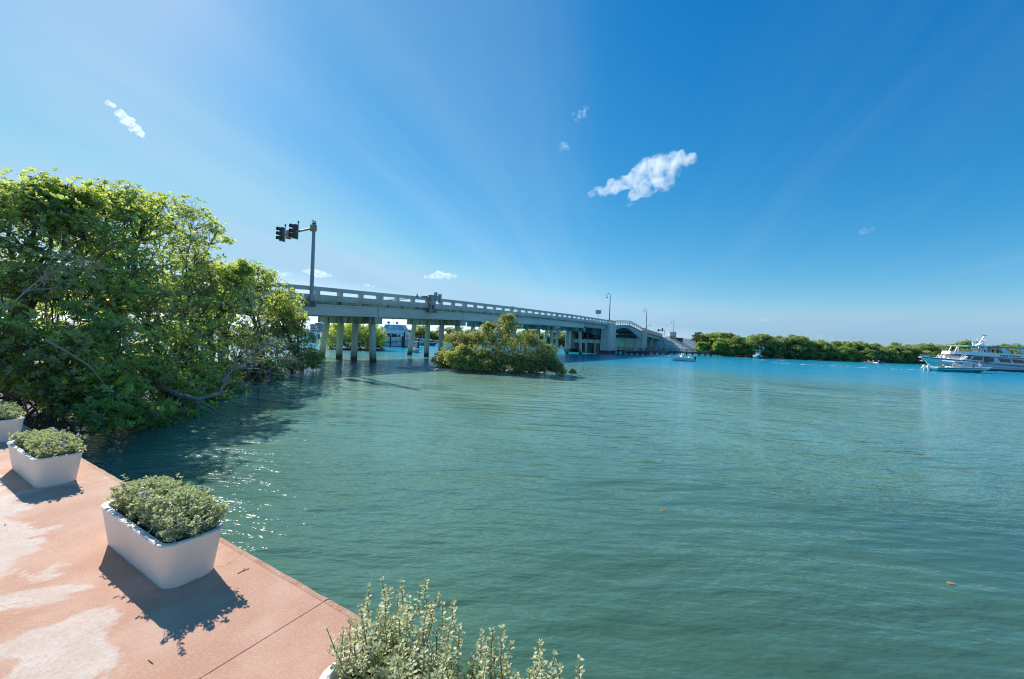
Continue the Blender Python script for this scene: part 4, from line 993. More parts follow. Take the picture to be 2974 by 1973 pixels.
def herb(loc, rot, label, nstem, hgt, fill, flowers, L=1.22, W=0.385, Hh=.31, leaf=.0225, tall=0, th=(.18, .33), xr=(-.43, .43), spill=.09, near=False):
    t = empty('flowering_shrub', (*loc, DZ + Hh - .07), rot, label, 'shrub', 'leafy shrubs in the planters')
    fol, st = MB(), MB(); tops = []
    fol2 = []
    for k in range(nstem):
        x = rng.uniform(*xr) * L; y = rng.uniform(-.35, .24) * W
        edge = max(abs(x) / (L * .5), abs(y) / (W * .5))
        hh = hgt * (1.08 - .45 * edge ** 2) * rng.uniform(.6, 1.12)
        lean = np.array([x * .06 + rng.normal(0, .03), y * .35 + rng.normal(0, .035), 0]) * (spill / .09)
        p = np.array([x, y, 0.0]); q = p + lean + (0, 0, hh)
        c = curve(p, q, 0.0, 5, .05)
        st.tube(c, np.linspace(.0028, .0016, 5), 3, cap=False)
        tops.append(q)
        nl = int(fill * hh / .02)
        tt = np.sort(rng.uniform(.25, 1.0, nl)) if nl else np.zeros(0)
        P = np.stack([np.interp(tt, np.linspace(0, 1, 5), c[:, i]) for i in range(3)], 1) if nl else np.zeros((0, 3))
        if nl:
            P = P + rng.normal(0, .014, P.shape)
            ax = np.array([0, 0, .8]) + rng.normal(0, .5, P.shape)
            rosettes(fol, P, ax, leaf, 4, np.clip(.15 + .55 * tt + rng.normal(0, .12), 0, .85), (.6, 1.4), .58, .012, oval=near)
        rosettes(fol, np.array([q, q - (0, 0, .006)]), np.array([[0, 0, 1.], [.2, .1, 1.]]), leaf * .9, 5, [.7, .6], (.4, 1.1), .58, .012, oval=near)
    if fol.n:
        o = fol.build('foliage', MAT['herb'], t); o['kind'] = 'stuff'
    if st.n:
        o = st.build('stems', MAT['stem'], t); o.name = 'stem'; o['kind'] = 'stuff'
    tops = sorted(tops, key=lambda q: -q[2])
    for k in range(flowers):
        q = tops[int(rng.integers(0, max(1, len(tops) * 2 // 3)))] + rng.normal(0, .012, 3) + (0, 0, .004)
        m = MB(); n = int(rng.integers(4, 8))
        rosettes(m, q + rng.normal(0, .010, (n, 3)), np.array([0, 0, 1.]) + rng.normal(0, .5, (n, 3)), .0125, 5, .3, (.9, 1.5), .8, 0)
        m.build('flower', MAT['flower'], t)
    for k in range(tall):       # upright sprigs that stand clear above the rest
        x = rng.uniform(*xr) * L; y = rng.uniform(-.38, .22) * W; hh = rng.uniform(*th)
        p = np.array([x, y, 0]); q = p + (rng.normal(0, .05) + x * .06, y * .5 + rng.normal(0, .03), hh)
        c = curve(p, q, 0, 6, .03); m = MB(); m.tube(c, np.linspace(.003, .0018, 6), 4, mi=1, cap=False)
        for z in np.linspace(.35, 1, int(hh / .028)):
            P = np.array([[np.interp(z, np.linspace(0, 1, 6), c[:, i]) for i in range(3)]])
            rosettes(m, P, np.array([[rng.normal(0, .2), rng.normal(0, .2), 1.]]), leaf * (1.25 - .3 * z) * (1.0 if z < .93 else .75), 4 if z < .93 else 7, .3 + .45 * z, (.5, 1.2) if z > .93 else (.8, 1.4), .55, .01, oval=near)
        m.build('sprig', [MAT['herb'], MAT['stem']], t)
    return t
PR = DECK_ROT
PL = [((-7.58, 5.81), 'white planter cut by the left edge of the photo, farthest along the deck', dict(nstem=420, hgt=.19, fill=.9, flowers=9), 'grey-green shrub with blue flowers in the farthest planter at the left edge'),
      ((-5.24, 4.444), 'white planter with low clipped shrub, between the mangroves and the nearer planter', dict(nstem=560, hgt=.18, fill=.95, flowers=18), 'low clipped shrub dotted with many blue flowers, second planter along the deck'),
      ((-2.608, 2.967), 'whole white planter in the middle of the visible deck, casting a long shadow', dict(nstem=600, hgt=.225, fill=1.0, flowers=7, tall=12, th=(.2, .3), near=True), 'bushy full shrub with a few blue flowers in the middle planter'),
      ((-0.16, 1.46), 'nearest white planter with rounded end, cut by the bottom of the photo', dict(nstem=190, hgt=.18, fill=.5, flowers=0, tall=110, th=(.2, .39), near=True, xr=(-.39, .47)), 'sparse leggy herb with upright sprigs in the nearest planter, soil showing')]
for loc, lbl, kw, l2 in PL:
    make_planter(loc, lbl, PR); herb(loc, PR, l2, **kw)

# litter on the deck
def litter(u, w, rot, pts, label, name='twig', r=.0022, mat='debris'):
    p = duw(u, w); m = MB()
    for a in pts: m.tube([(x, y, z + r) for x, y, z in a], r, 5)
    o = m.build(name, MAT[mat]); o.location = (p[0], p[1], DZ); o.rotation_euler = (0, 0, rot); tag(o, label, 'twig')
litter(1.16, .14, 1.0, [[(-.035, 0, 0), (.0, .005, .0), (.04, .0, .003)], [(0, .005, 0), (.02, .02, .004)]], 'forked dark twig lying on the pink deck near the middle planter')
litter(.72, .79, 2.6, [[(-.022, 0, 0), (.022, .004, 0)]], 'short dark twig on the deck near the bottom edge, left of the joint', r=.002)
litter(3.45, .87, 2.0, [[(-.009, 0, 0), (.009, .002, 0)]], 'tiny dark twig on pale worn deck by the left edge', r=.003)
def leaf_thing(p, label, s=.05, mat='leaf_dead', rot=0.0):
    m = MB(); m.add([(-s, 0, 0.004), (-.3 * s, .3 * s, .012), (.4 * s, .26 * s, .010), (s, 0, .004), (.4 * s, -.26 * s, .002), (-.3 * s, -.3 * s, .003)], [(0, 1, 5), (1, 2, 4, 5), (2, 3, 4)])
    o = m.build('fallen_leaf', MAT[mat]); o.location = p; o.rotation_euler = (0, 0, rot); tag(o, label, 'leaf')
def water_at(px, py):
    d = FWD + RIGHT * (px - W0 / 2) / F + UP * (H0 / 2 - py) / F
    return np.array([0, 0, H]) - d * (H / d[2])
leaf_thing(water_at(1923, 1486) + (0, 0, .01), 'orange leaf floating on the open water, nearer the middle of the photo', .05, rot=.4)
leaf_thing(water_at(2762, 1697) + (0, 0, .01), 'long orange leaf floating at the lower right', .06, rot=-.2)

# ------------------------------------------------------------------ things on the bridge
def on_bridge(name, s, t, z, label, cat, group=None, rz=0.0):
    return empty(name, bw(s, t, z), BROT + rz, label, cat, group)
# traffic signal (local x along the bridge, y away from the camera)
ts = on_bridge('traffic_signal', -6.8, .86, 5.14, 'tall grey mast with two black traffic lights, left end of the bridge', 'traffic light')
m = MB(); m.box(-.32, .32, -.22, .28, -.42, .02); bevel(m.build('pedestal', MAT['conc_dark'], ts), .02, 2)
m = MB(); m.tube([(0, 0, .05), (0, 0, 3), (0, 0, 6.1)], [.15, .135, .115], 12); m.build('pole', MAT['galv'], ts)
m = MB(); m.cyl(0, 0, .02, .07, .27, n=12)
for a in range(4): m.cyl(.2 * math.cos(a * 1.57 + .78), .2 * math.sin(a * 1.57 + .78), .07, .17, .025, n=6)
m.build('base_plate', MAT['galv'], ts)
m = MB(); m.box(-.19, .16, -.16, .26, 5.52, 6.02); bevel(m.build('arm_clamp', MAT['bronze'], ts), .02, 2)
m = MB(); m.tube([(0, .2, 5.78), (0, 2.6, 5.76), (0, 5.0, 5.70)], [.085, .07, .055], 10); m.build('mast_arm', MAT['bronze'], ts)
m = MB(); m.cyl(0, 0, 6.1, 6.16, .17, n=12); m.cyl(0, 0, 6.16, 6.24, .05, n=8); m.box(-.12, .12, -.02, .02, 6.24, 6.28); m.ball((-.1, 0, 6.34), .055, 8, 5); m.ball((.11, 0, 6.33), .05, 8, 5); m.build('finial', MAT['black'], ts)
m = MB(); m.box(-.18, .14, 3.55, 3.95, 5.30, 6.0); bevel(m.build('control_box', MAT['bronze'], ts), .02, 2)
def signal_head(y):
    h_ = MB(); h_.box(-.12, .16, y - .2, y + .2, 5.25, 6.42); hd = bevel(h_.build('signal_head', MAT['signal'], ts), .04, 2)
    for k, (z, lm) in enumerate(((6.22, 'lens_r'), (5.835, 'lens_y'), (5.45, 'lens_g'))):
        v = MB(); n = 14; ring = lambda x, r: [(x, y + r * math.cos(q), z + r * math.sin(q)) for q in np.linspace(-.6, math.pi + .6, n)]
        v.loft([ring(-.12, .165), ring(-.40, .17)]); v.loft([ring(-.40, .173), ring(-.12, .168)])
        v.build('visor', MAT['signal'], hd)
        l_ = MB(); l_.tube([(-.135, y, z), (-.15, y, z)], .14, 14); l_.build('lens', MAT[lm], hd)
    b = MB(); b.tube([(.28, y, 5.2), (.28, y, 6.62)], .03, 8); b.box(.12, .29, y - .03, y + .03, 6.38, 6.43); b.box(.12, .29, y - .03, y + .03, 5.23, 5.28); b.ball((.28, y, 6.69), .085, 8, 6)
    b.build('bracket', MAT['black'], hd)
signal_head(2.85); signal_head(4.95)

# barrier gate machinery beside the railing at the first joint after the mast
bg = on_bridge('barrier_gate', 6.45, .88, 5.55, 'grey barrier gate housing with raised posts on the railing between the first two bents', 'barrier gate')
m = MB(); m.box(-.45, .55, -.3, .25, -.32, .02); m.build('bracket', MAT['conc_dark'], bg)
m = MB(); m.box(-.42, .28, -.26, .2, .42, 1.42); m.box(-.47, .33, -.3, .24, 1.42, 1.52); bevel(m.build('housing', MAT['galv'], bg), .03, 2)
m = MB(); m.box(-.36, -.3, -.2, .1, .02, .42); m.box(.1, .24, -.2, .1, .02, .42); m.build('leg', MAT['galv'], bg)
m = MB(); m.box(.14, .40, -.34, -.06, .9, 1.86); bevel(m.build('post', MAT['steel_grey'], bg), .03, 2)
m = MB(); m.box(.74, 1.06, -.34, -.06, .8, 1.74); bevel(m.build('post', MAT['steel_grey'], bg), .03, 2)
m = MB(); m.box(.40, .74, -.26, -.14, 1.22, 1.5); m.build('link_bar', MAT['steel_grey'], bg)
m = MB(); m.hexa([(-1.25, .25, 1.12), (-.42, .25, 1.12), (-.42, .4, 1.12), (-1.25, .4, 1.12)], [(-1.25, .25, 1.34), (-.42, .25, 1.42), (-.42, .4, 1.42), (-1.25, .4, 1.34)]); m.build('counterweight_arm', MAT['galv'], bg)
m = MB(); m.tube([(-.6, .6, 1.2), (-3.2, 3.2, .75), (-5.5, 5.5, .45)], .05, 6); m.build('boom', MAT['steel_red'], bg)
m = MB(); m.cyl(-1.9, .32, 1.1, 1.24, .12, n=10, mi=1); m.cyl(-1.9, .32, 1.24, 1.42, .07, n=8); m.build('warning_lamp', [MAT['black'], MAT['lens_r']], bg)

def lamp_post(s, t, z0, h_, label, mat='rustpole'):
    t_ = on_bridge('street_lamp', s, t, z0, label, 'street lamp', 'hook-topped lamp posts on the bridge')
    m = MB(); m.tube([(0, 0, 0), (0, 0, h_ * .5), (0, 0, h_ - .6)], [.12, .095, .07], 9); m.cyl(0, 0, 0, .25, .17, .14, 9); m.build('pole', MAT[mat], t_)
    m = MB(); a = np.linspace(0, math.pi * 1.05, 9); m.tube([(0, .42 - .42 * math.cos(q), h_ - .6 + .58 * math.sin(q)) for q in a], .05, 7); m.build('hook_arm', MAT['steel_dark'], t_)
    m = MB(); m.tube([(0, .84, h_ - .62), (0, .84, h_ - .78), (0, .84, h_ - 1.05)], [.06, .11, .27], 12); m.build('lamp_shade', MAT['black'], t_)
lamp_post(63.1, .42, 7.72, 6.1, 'tallest hook-topped lamp post, standing on the near drawbridge pier')
lamp_post(95.0, .42, 7.06, 5.9, 'middle hook-topped lamp post, on the far drawbridge pier')
lamp_post(134.9, .4, 5.0, 6.65, 'smallest farthest hook-topped lamp post, behind the round grey tank')
# signs
sg = on_bridge('road_sign', 57.5, -.1, 6.5, 'square grey sign back on a thin post above the railing, left of the tallest lamp', 'sign', 'sign backs above the railing')
m = MB(); m.tube([(0, 0, 0), (0, 0, 3.0)], .04, 6); m.build('post', MAT['galv'], sg)
m = MB(); m.box(-.03, .0, -.62, .62, 2.2, 3.05); m.build('panel', MAT['sign'], sg)
sg = on_bridge('road_sign', 36, -8.3, 6.2, 'small pale sign just peeping over the far railing above the bush', 'sign', 'sign backs above the railing')
m = MB(); m.tube([(0, 0, 0), (0, 0, 2.2)], .04, 6); m.build('post', MAT['galv'], sg)
m = MB(); m.box(-.03, .0, -.4, .4, 1.6, 2.35); m.build('panel', MAT['sign'], sg)
# far signals and cobra lamp at the end of the bridge
fs = on_bridge('traffic_signal', 134.9, -3, 5.0, 'small distant traffic signals on an arm at the far end of the bridge', 'traffic light')
m = MB(); m.tube([(0, 0, 0), (0, 0, 3.1)], .1, 7); m.build('pole', MAT['galv'], fs)
m = MB(); m.tube([(0, 0, 2.95), (-16, 0, 2.45)], .05, 6); m.build('mast_arm', MAT['galv'], fs)
m = MB(); m.box(-9.9, -9.5, -.2, .2, 2.1, 3.0); m.build('signal_head', MAT['signal'], fs)
m = MB(); m.box(-3.5, -2.9, -.2, .2, 2.4, 3.6); m.build('signal_head', MAT['signal'], fs)
m = MB(); m.box(-8.6, -5.2, -.1, .0, 2.38, 2.9); m.build('name_board', MAT['sign'], fs)
cl = on_bridge('street_lamp', 132.4, -9, 5.0, 'thin cobra-head lamp arm reaching right, behind the middle lamp post', 'street lamp')
m = MB(); m.tube([(0, 0, 0), (0, 0, 4.4)], .1, 7); m.build('pole', MAT['galv'], cl)
m = MB(); m.tube([(0, 0, 4.3), (2.4, 0, 4.75), (5.0, 0, 4.9)], .05, 6); m.build('arm', MAT['galv'], cl)
m = MB(); m.ball((5.9, 0, 4.95), (1.0, .25, .14), 8, 6); m.build('lamp_head', MAT['steel_grey'], cl)
# round tank on the approach
p = at(1952, 980, 137)
tk = empty('water_tank', (p[0], p[1], 5.2), 0, 'round pale grey tank at the top of the stone embankment', 'tank')
m = MB(); m.cyl(0, 0, .3, 1.75, 1.3, n=24); m.build('shell', MAT['tank'], tk)
m = MB(); m.tube([(0, 0, 1.75), (0, 0, 1.84)], [1.36, 1.2], 24); m.cyl(-.4, -.3, 1.84, 2.02, .2, n=10); m.build('lid', MAT['tank'], tk)
m = MB(); m.cyl(0, 0, -.5, .3, 1.2, n=16); m.build('base', MAT['conc_dark'], tk)
m = MB(); m.box(.55, .8, -1.29, -1.2, .45, 1.3); m.build('hatch', MAT['sign'], tk)
sh = empty('shed', at(1962, 983, 140), 0, 'dark low shed partly hidden right of the round tank', 'shed')
m = MB(); m.box(-.6, 2.2, -1, 1, -1.2, .1); m.build('wall', MAT['timber'], sh)
m = MB(); m.box(-.9, 2.5, -1.2, 1.2, .1, .22); m.build('roof', MAT['steel_grey'], sh)

# ------------------------------------------------------------------ timber fenders of the drawbridge channel
def fender(p0, p1, label, n_posts, striped=(), zt=1.62, boards=()):
    p0, p1 = np.array(p0), np.array(p1); L = np.linalg.norm(p1 - p0); rz = math.atan2(p1[1] - p0[1], p1[0] - p0[0])
    t = empty('fender', (p0[0], p0[1], 0), rz, label, 'fender', 'timber fenders along the drawbridge channel')
    for z0, z1, mt, d in ((zt - .13, zt, 'timber', 0), (zt - .48, zt - .34, 'timber_pale', .02), (.62, .95, 'timber', .02), (.36, .56, 'timber_dark', .05)):
        k = max(1, int(L / 4))
        for i in range(k):
            m = MB(); a, b = L * i / k + .01, L * (i + 1) / k - .01; m.box(a, b, -.08 - d, .08, z0, z1); m.build('wale', MAT[mt], t)
    for i in range(n_posts):
        x = L * (i + .3) / n_posts
        m = MB(); m.box(x - .07, x + .07, .085, .2, .3, zt + .02); m.build('rail_post', MAT['timber'], t)
        m = MB(); m.hexa(octo(x, -.28, -1.2, .19), octo(x, -.28, .62 + .1 * (i % 2), .19)); pl = m.build('pile', MAT['timber_dark'] if i not in striped else MAT['pile'], t)
        if i in striped and striped[i] == 's':
            for q in range(3):
                m = MB(); m.hexa([(x - .12, -.482, .02 + q * .22), (x + .12, -.482, .14 + q * .22), (x + .12, -.474, .14 + q * .22), (x - .12, -.474, .02 + q * .22)], [(x - .12, -.482, .11 + q * .22), (x + .12, -.482, .23 + q * .22), (x + .12, -.474, .23 + q * .22), (x - .12, -.474, .11 + q * .22)]); m.build('stripe', MAT['signw'], pl)
    for x, z, w, hh in boards:
        m = MB(); m.box(x - w / 2, x + w / 2, -.24, -.2, z, z + hh); m.build('notice_board', MAT['signw'], t)
fender((24.6, 92.2), (34.3, 86.2), 'near timber fender running out from the near drawbridge pier, striped piles', 9, {6: 's', 7: 's', 8: 'c'}, 1.55, [(4.4, 1.0, .55, .5)])
fender((38.0, 112.0), (51.6, 102.4), 'far timber fender ending in open water before the stone embankment', 11, {}, 1.6, [(3.2, 1.1, .4, .3), (9.6, .9, .6, .8)])
e_ = MB(); e_.tube([(0, 0, -1), (0, 0, 1.75)], .26, 8); o = e_.build('end_pile', MAT['timber_dark']); o.location = (51.9, 102.2, 0); tag(o, 'stout dark pile at the open end of the far fender', 'pile')

# ------------------------------------------------------------------ people
def person(loc, rz, label, pose='stand', shirt='shirt_white', shorts='shorts_navy', hgt=1.7, hat=None, group=None):
    k = hgt / 1.7
    if pose == 'sit':
        hip, kn, an = .48, (.42, .48), (.45, .06)
    J = {}
    if pose == 'stand' or pose == 'lean':
        lean = .28 if pose == 'lean' else .0
        J = dict(pel=(0, 0, .92), wai=(lean * .4, 0, 1.08), che=(lean * .9, 0, 1.30), nec=(lean * 1.25, 0, 1.47), hea=(lean * 1.4 + .02, 0, 1.54), hed=(lean * 1.5 + .03, 0, 1.64),
                 hl=(0, .1, .88), kl=(.05, .12, .49), al=(0, .12, .07), tl=(.17, .13, .03), hr=(0, -.1, .88), kr=(.02, -.12, .49), ar=(-.04, -.12, .07), tr=(.13, -.13, .03),
                 sl=(lean, .18, 1.40), el=(lean + .06, .24, 1.13), wl=(lean + .26, .20, 1.0), fl=(lean + .34, .19, .97), sr=(lean, -.18, 1.40), er=(lean + .08, -.24, 1.13), wr=(lean + .28, -.17, 1.02), fr=(lean + .36, -.16, .99))
    else:
        J = dict(pel=(0, 0, .50), wai=(.0, 0, .66), che=(.03, 0, .88), nec=(.05, 0, 1.05), hea=(.07, 0, 1.12), hed=(.09, 0, 1.22),
                 hl=(.05, .1, .48), kl=(.45, .13, .52), al=(.48, .13, .09), tl=(.64, .14, .04), hr=(.05, -.1, .48), kr=(.45, -.13, .52), ar=(.46, -.13, .09), tr=(.62, -.14, .04),
                 sl=(.03, .18, .98), el=(.10, .25, .73), wl=(.33, .18, .66), fl=(.42, .16, .66), sr=(.03, -.18, .98), er=(.10, -.25, .73), wr=(.33, -.18, .66), fr=(.42, -.16, .66))
    RAD = dict(pel=.135, wai=.125, che=.15, nec=.055, hea=.075, hed=.10, hl=.09, kl=.06, al=.042, tl=.035, hr=.09, kr=.06, ar=.042, tr=.035, sl=.062, el=.045, wl=.032, fl=.035, sr=.062, er=.045, wr=.032, fr=.035)
    EDG = [('pel', 'wai', 1), ('wai', 'che', 1), ('che', 'nec', 0), ('nec', 'hea', 0), ('hea', 'hed', 0), ('pel', 'hl', 2), ('hl', 'kl', 2), ('kl', 'al', 0), ('al', 'tl', 0), ('pel', 'hr', 2), ('hr', 'kr', 2), ('kr', 'ar', 0), ('ar', 'tr', 0),
           ('che', 'sl', 1), ('sl', 'el', 1), ('el', 'wl', 0), ('wl', 'fl', 0), ('che', 'sr', 1), ('sr', 'er', 1), ('er', 'wr', 0), ('wr', 'fr', 0)]
    key = ('person', pose, shirt, shorts)
    me = PEOPLE.get(key)
    if me is None:
        names = list(J); base = bpy.data.meshes.new('body_cage')
        base.from_pydata([J[n] for n in names], [(names.index(a), names.index(b)) for a, b, _ in EDG], [])
        o = bpy.data.objects.new('body_cage', base); col.objects.link(o)
        o.modifiers.new('skin', 'SKIN')
        for i, n in enumerate(names):
            sv = base.skin_vertices[0].data[i]; sv.radius = (RAD[n], RAD[n] * (1.25 if n in ('pel', 'wai', 'che') else 1.0)); sv.use_root = (n == 'pel')
        ss = o.modifiers.new('sub', 'SUBSURF'); ss.levels = 1; ss.render_levels = 1
        bpy.context.view_layer.update()
        ev = o.evaluated_get(bpy.context.evaluated_depsgraph_get())
        me = bpy.data.meshes.new_from_object(ev)
        bpy.data.objects.remove(o)
        me.materials.clear()
        for mt in ('skin', shirt, shorts): me.materials.append(MAT[mt])
        segs = [(np.array(J[a]), np.array(J[b]), c) for a, b, c in EDG]
        for p in me.polygons:
            c = np.array(p.center); best = (9, 0)
            for a, b, ci in segs:
                t = np.clip(np.dot(c - a, b - a) / np.dot(b - a, b - a), 0, 1); d = np.linalg.norm(c - a - (b - a) * t)
                if d < best[0]: best = (d, ci)
            p.material_index = best[1]; p.use_smooth = True
        PEOPLE[key] = me
    o = link('person', me); o.location = loc; o.rotation_euler = (0, 0, rz); o.scale = (k, k, k); tag(o, label, 'person', group)
    hd = np.array(J['hed'])
    m = MB(); m.ball(hd + (-.015, 0, .005), (.105, .095, .115), 10, 6, z0=-.1)
    if hat: m.tube([hd + (.02, 0, .05), hd + (.02, 0, .06)], .17, 12, 0)
    m.build('cap' if hat else 'hair', MAT[hat] if hat else MAT['hair'], o)
    m = MB(); m.ball(hd + (.10, 0, -.02), (.02, .014, .02), 6, 4); m.ball(hd + (0, .1, -.02), (.016, .012, .03), 6, 4); m.ball(hd + (0, -.1, -.02), (.016, .012, .03), 6, 4)
    m.build('face_detail', MAT['skin'], o).name = 'nose_and_ears'
    return o
PEOPLE = {}

# ------------------------------------------------------------------ boats (local x: stern 0 -> bow L, z up from the water)
def hull_rings(L, B, hs, hb, draft=.3, rake=.9, n=12, flare=.82, full=.45, pw=2.2):
    rings = []
    for i in range(n + 1):
        t = i / n
        b = B / 2 * (1 - max(0, (t - full) / (1 - full)) ** pw) * (.93 + .07 * min(1, t * 3)); b = max(b, .02)
        zs = hs + (hb - hs) * t ** 1.8
        bc = b * (flare - .45 * t ** 3); zc = .08 + (zs * .5) * t ** 4
        zk = -draft + (draft + zs * .55) * max(0, (t - .72) / .28) ** 2.2
        x = L * t; xk = x - rake * t ** 4; xc = x - rake * .6 * t ** 4
        zm = zc + (zs - zc) * .55; bm = bc + (b - bc) * .45; xm = x - rake * .3 * t ** 4
        rings.append([(x, b, zs), (xm, bm, zm), (xc, bc, zc), (xk, 0, zk), (xc, -bc, zc), (xm, -bm, zm), (x, -b, zs)])
    return rings
def boat_base(t, rings, hullmat, rimmat, deck_drop=.25, rim=.05):
    m = MB(); m.loft(rings, smooth=True, capa=True)
    o = m.build('hull', MAT[hullmat], t); es = o.modifiers.new('es', 'EDGE_SPLIT'); es.split_angle = R(40)
    m = MB()
    for k in (0, 6):
        m.tube([np.array(r[k]) + (0, 0, .01) for r in rings], rim, 6)
    m.tube([rings[0][0], rings[0][6]], rim, 6); m.build('gunwale', MAT[rimmat], t)
    m = MB(); rr = []
    for r in rings[:-1]:
        a, b = np.array(r[0]), np.array(r[6]); rr.append([a * (1, .93, 1) - (0, 0, deck_drop), b * (1, .93, 1) - (0, 0, deck_drop)])
    m.loft(rr); m.build('cockpit_floor', MAT['white2'], t)
    m = MB(); m.loft([[np.array(r[0]) * (1, .93, 1), np.array(r[0]) * (1, .93, 1) - (0, 0, deck_drop)] for r in rings[:-1]]); m.loft([[np.array(r[6]) * (1, .93, 1) - (0, 0, deck_drop), np.array(r[6]) * (1, .93, 1)] for r in rings[:-1]]); m.build('inner_side', MAT['white2'], t)
def outboard(t, x, y, z, mat, s=1.0):
    m = MB(); rings = []
    for zz, l, w in ((0, .36, .24), (.08, .46, .32), (.35, .52, .34), (.52, .44, .3), (.58, .25, .18)):
        rings.append([(x - .1 * s + px * l * s, y + py * w * s, z + zz * s) for px, py in rrect(1, 1, .3, 3)])
    m.loft(rings, closed=True, capa=True, capb=True, smooth=True)
    m.build('outboard_motor', MAT[mat], t)
    m = MB(); m.hexa([(x - .18 * s, y - .04, z - .75 * s), (x + .1 * s, y - .04, z - .75 * s), (x + .1 * s, y + .04, z - .75 * s), (x - .18 * s, y + .04, z - .75 * s)], [(x - .22 * s, y - .07, z), (x + .14 * s, y - .07, z), (x + .14 * s, y + .07, z), (x - .22 * s, y + .07, z)]); m.build('motor_leg', MAT['black' if mat == 'black' else 'white2'], t)
def console(t, x, y, z, l, w, h_, top=None, tz=0, tmat='white'):
    m = MB(); m.hexa([(x - l / 2, y - w / 2, z), (x + l / 2, y - w / 2, z), (x + l / 2, y + w / 2, z), (x - l / 2, y + w / 2, z)], [(x - l * .45, y - w * .45, z + h_), (x + l * .2, y - w * .45, z + h_), (x + l * .2, y + w * .45, z + h_), (x - l * .45, y + w * .45, z + h_)])
    bevel(m.build('console', MAT['white'], t), .04, 2)
    m = MB(); m.hexa([(x + l * .15, y - w * .42, z + h_), (x + l * .2, y - w * .42, z + h_), (x + l * .2, y + w * .42, z + h_), (x + l * .15, y + w * .42, z + h_)], [(x - l * .1, y - w * .36, z + h_ + .4), (x - l * .05, y - w * .36, z + h_ + .4), (x - l * .05, y + w * .36, z + h_ + .4), (x - l * .1, y + w * .36, z + h_ + .4)]); m.build('windscreen', MAT['isinglass'], t)
    if top:
        a, b, c = top
        m = MB(); m.box(x - a, x + b, y - c, y + c, tz, tz + .09); bevel(m.build('hard_top', MAT[tmat], t), .035, 2)
        m = MB()
        for px, py in ((-l * .5, -w * .5), (-l * .5, w * .5), (l * .5, -w * .5), (l * .5, w * .5)): m.tube([(x + px, y + py, z + .05), (x + px * .9, y + py * 1.05, tz)], .028, 6)
        m.build('top_frame', MAT['chrome'], t)

# green speedboat in front of the tour boat, bow to the right
gb = empty('speedboat', (71.34, 67, 0), 0, 'long teal speedboat with white rim speeding right in front of the tour boat', 'boat')
rg_ = hull_rings(10.5, 2.7, .66, .95, .35, 1.5, 14, .86, .5, 2.0)
boat_base(gb, rg_, 'teal', 'white', .32, .055)
m = MB(); m.loft([[(x, y * 1.0, z) for (x, y, z) in [rg_[0][0], rg_[0][2], rg_[0][4], rg_[0][6]]], [(-.5, q[1] * .9, .32) for q in (rg_[0][0], rg_[0][2], rg_[0][4], rg_[0][6])]]); m.build('transom_bracket', MAT['white'], gb)
for y in (-.36, .36): outboard(gb, -.55, y, .42, 'white', .95)
console(gb, 5.0, 0, .35, 1.5, 1.0, 1.0, (2.0, 1.15, 1.0), 1.72)
m = MB(); m.box(3.0, 3.8, -.5, .5, .33, .85); bevel(m.build('helm_seat', MAT['white'], gb), .06, 2)
for p, q, lab in (((3.9, .8, 1.8), (-.1, 2.2, 3.5), 'a'), ((4.4, -.8, 1.8), (3.5, -1.6, 3.8), 'b')):
    m = MB(); m.tube([p, (np.array(p) + q) / 2 + (0, 0, .08), q], [.03, .02, .012], 5); m.build('outrigger', MAT['chrome'], gb)
GP = 'people aboard the teal speedboat'
person((71.34 + 3.9, 67 - .1, .34), 0, 'dark-haired driver in a white shirt at the console of the teal speedboat', 'stand', 'shirt_white', 'shorts_khaki', 1.45, None, GP)
person((71.34 + 7.5, 67 + .1, .38), R(160), 'person in a brown top leaning at the bow of the teal speedboat', 'lean', 'shirt_brown', 'shorts_navy', 1.35, None, GP)
person((71.34 + 8.4, 67 - .15, .40), R(200), 'person in blue shorts and white top bending at the bow of the teal speedboat', 'lean', 'shirt_white', 'shirt_blue', 1.3, 'shirt_white', GP)
person((71.34 + 2.6, 67 + .3, .34), R(180), 'seated passenger behind the driver of the teal speedboat', 'sit', 'shirt_grey', 'shorts_navy', 1.35, None, GP)

# white skiff by the fender, bow to the left
sk = empty('skiff', (31.35, 68, 0), R(180), 'small white skiff with black outboard passing before the far fender', 'boat')
rk = hull_rings(4.35, 1.7, .5, .82, .2, .6, 10, .84, .45, 2.2)
boat_base(sk, rk, 'white', 'white', .2, .035); outboard(sk, -.22, 0, .25, 'black', .95)
console(sk, 1.95, 0, .3, .5, .6, .65); m = MB(); m.ball((.62, .05, .55), (.28, .3, .26), 10, 7); m.build('cooler', MAT['white'], sk)
GS = 'people in the white skiff'
person((31.35 - 1.55, 68.1, .3), R(180), 'driver in a tan shirt standing at the skiff console', 'stand', 'shirt_tan', 'shorts_navy', 1.1, None, GS)
person((31.35 - 2.35, 67.8, .32), R(180), 'passenger in grey forward of the skiff console', 'stand', 'shirt_grey', 'shorts_khaki', 1.0, None, GS)

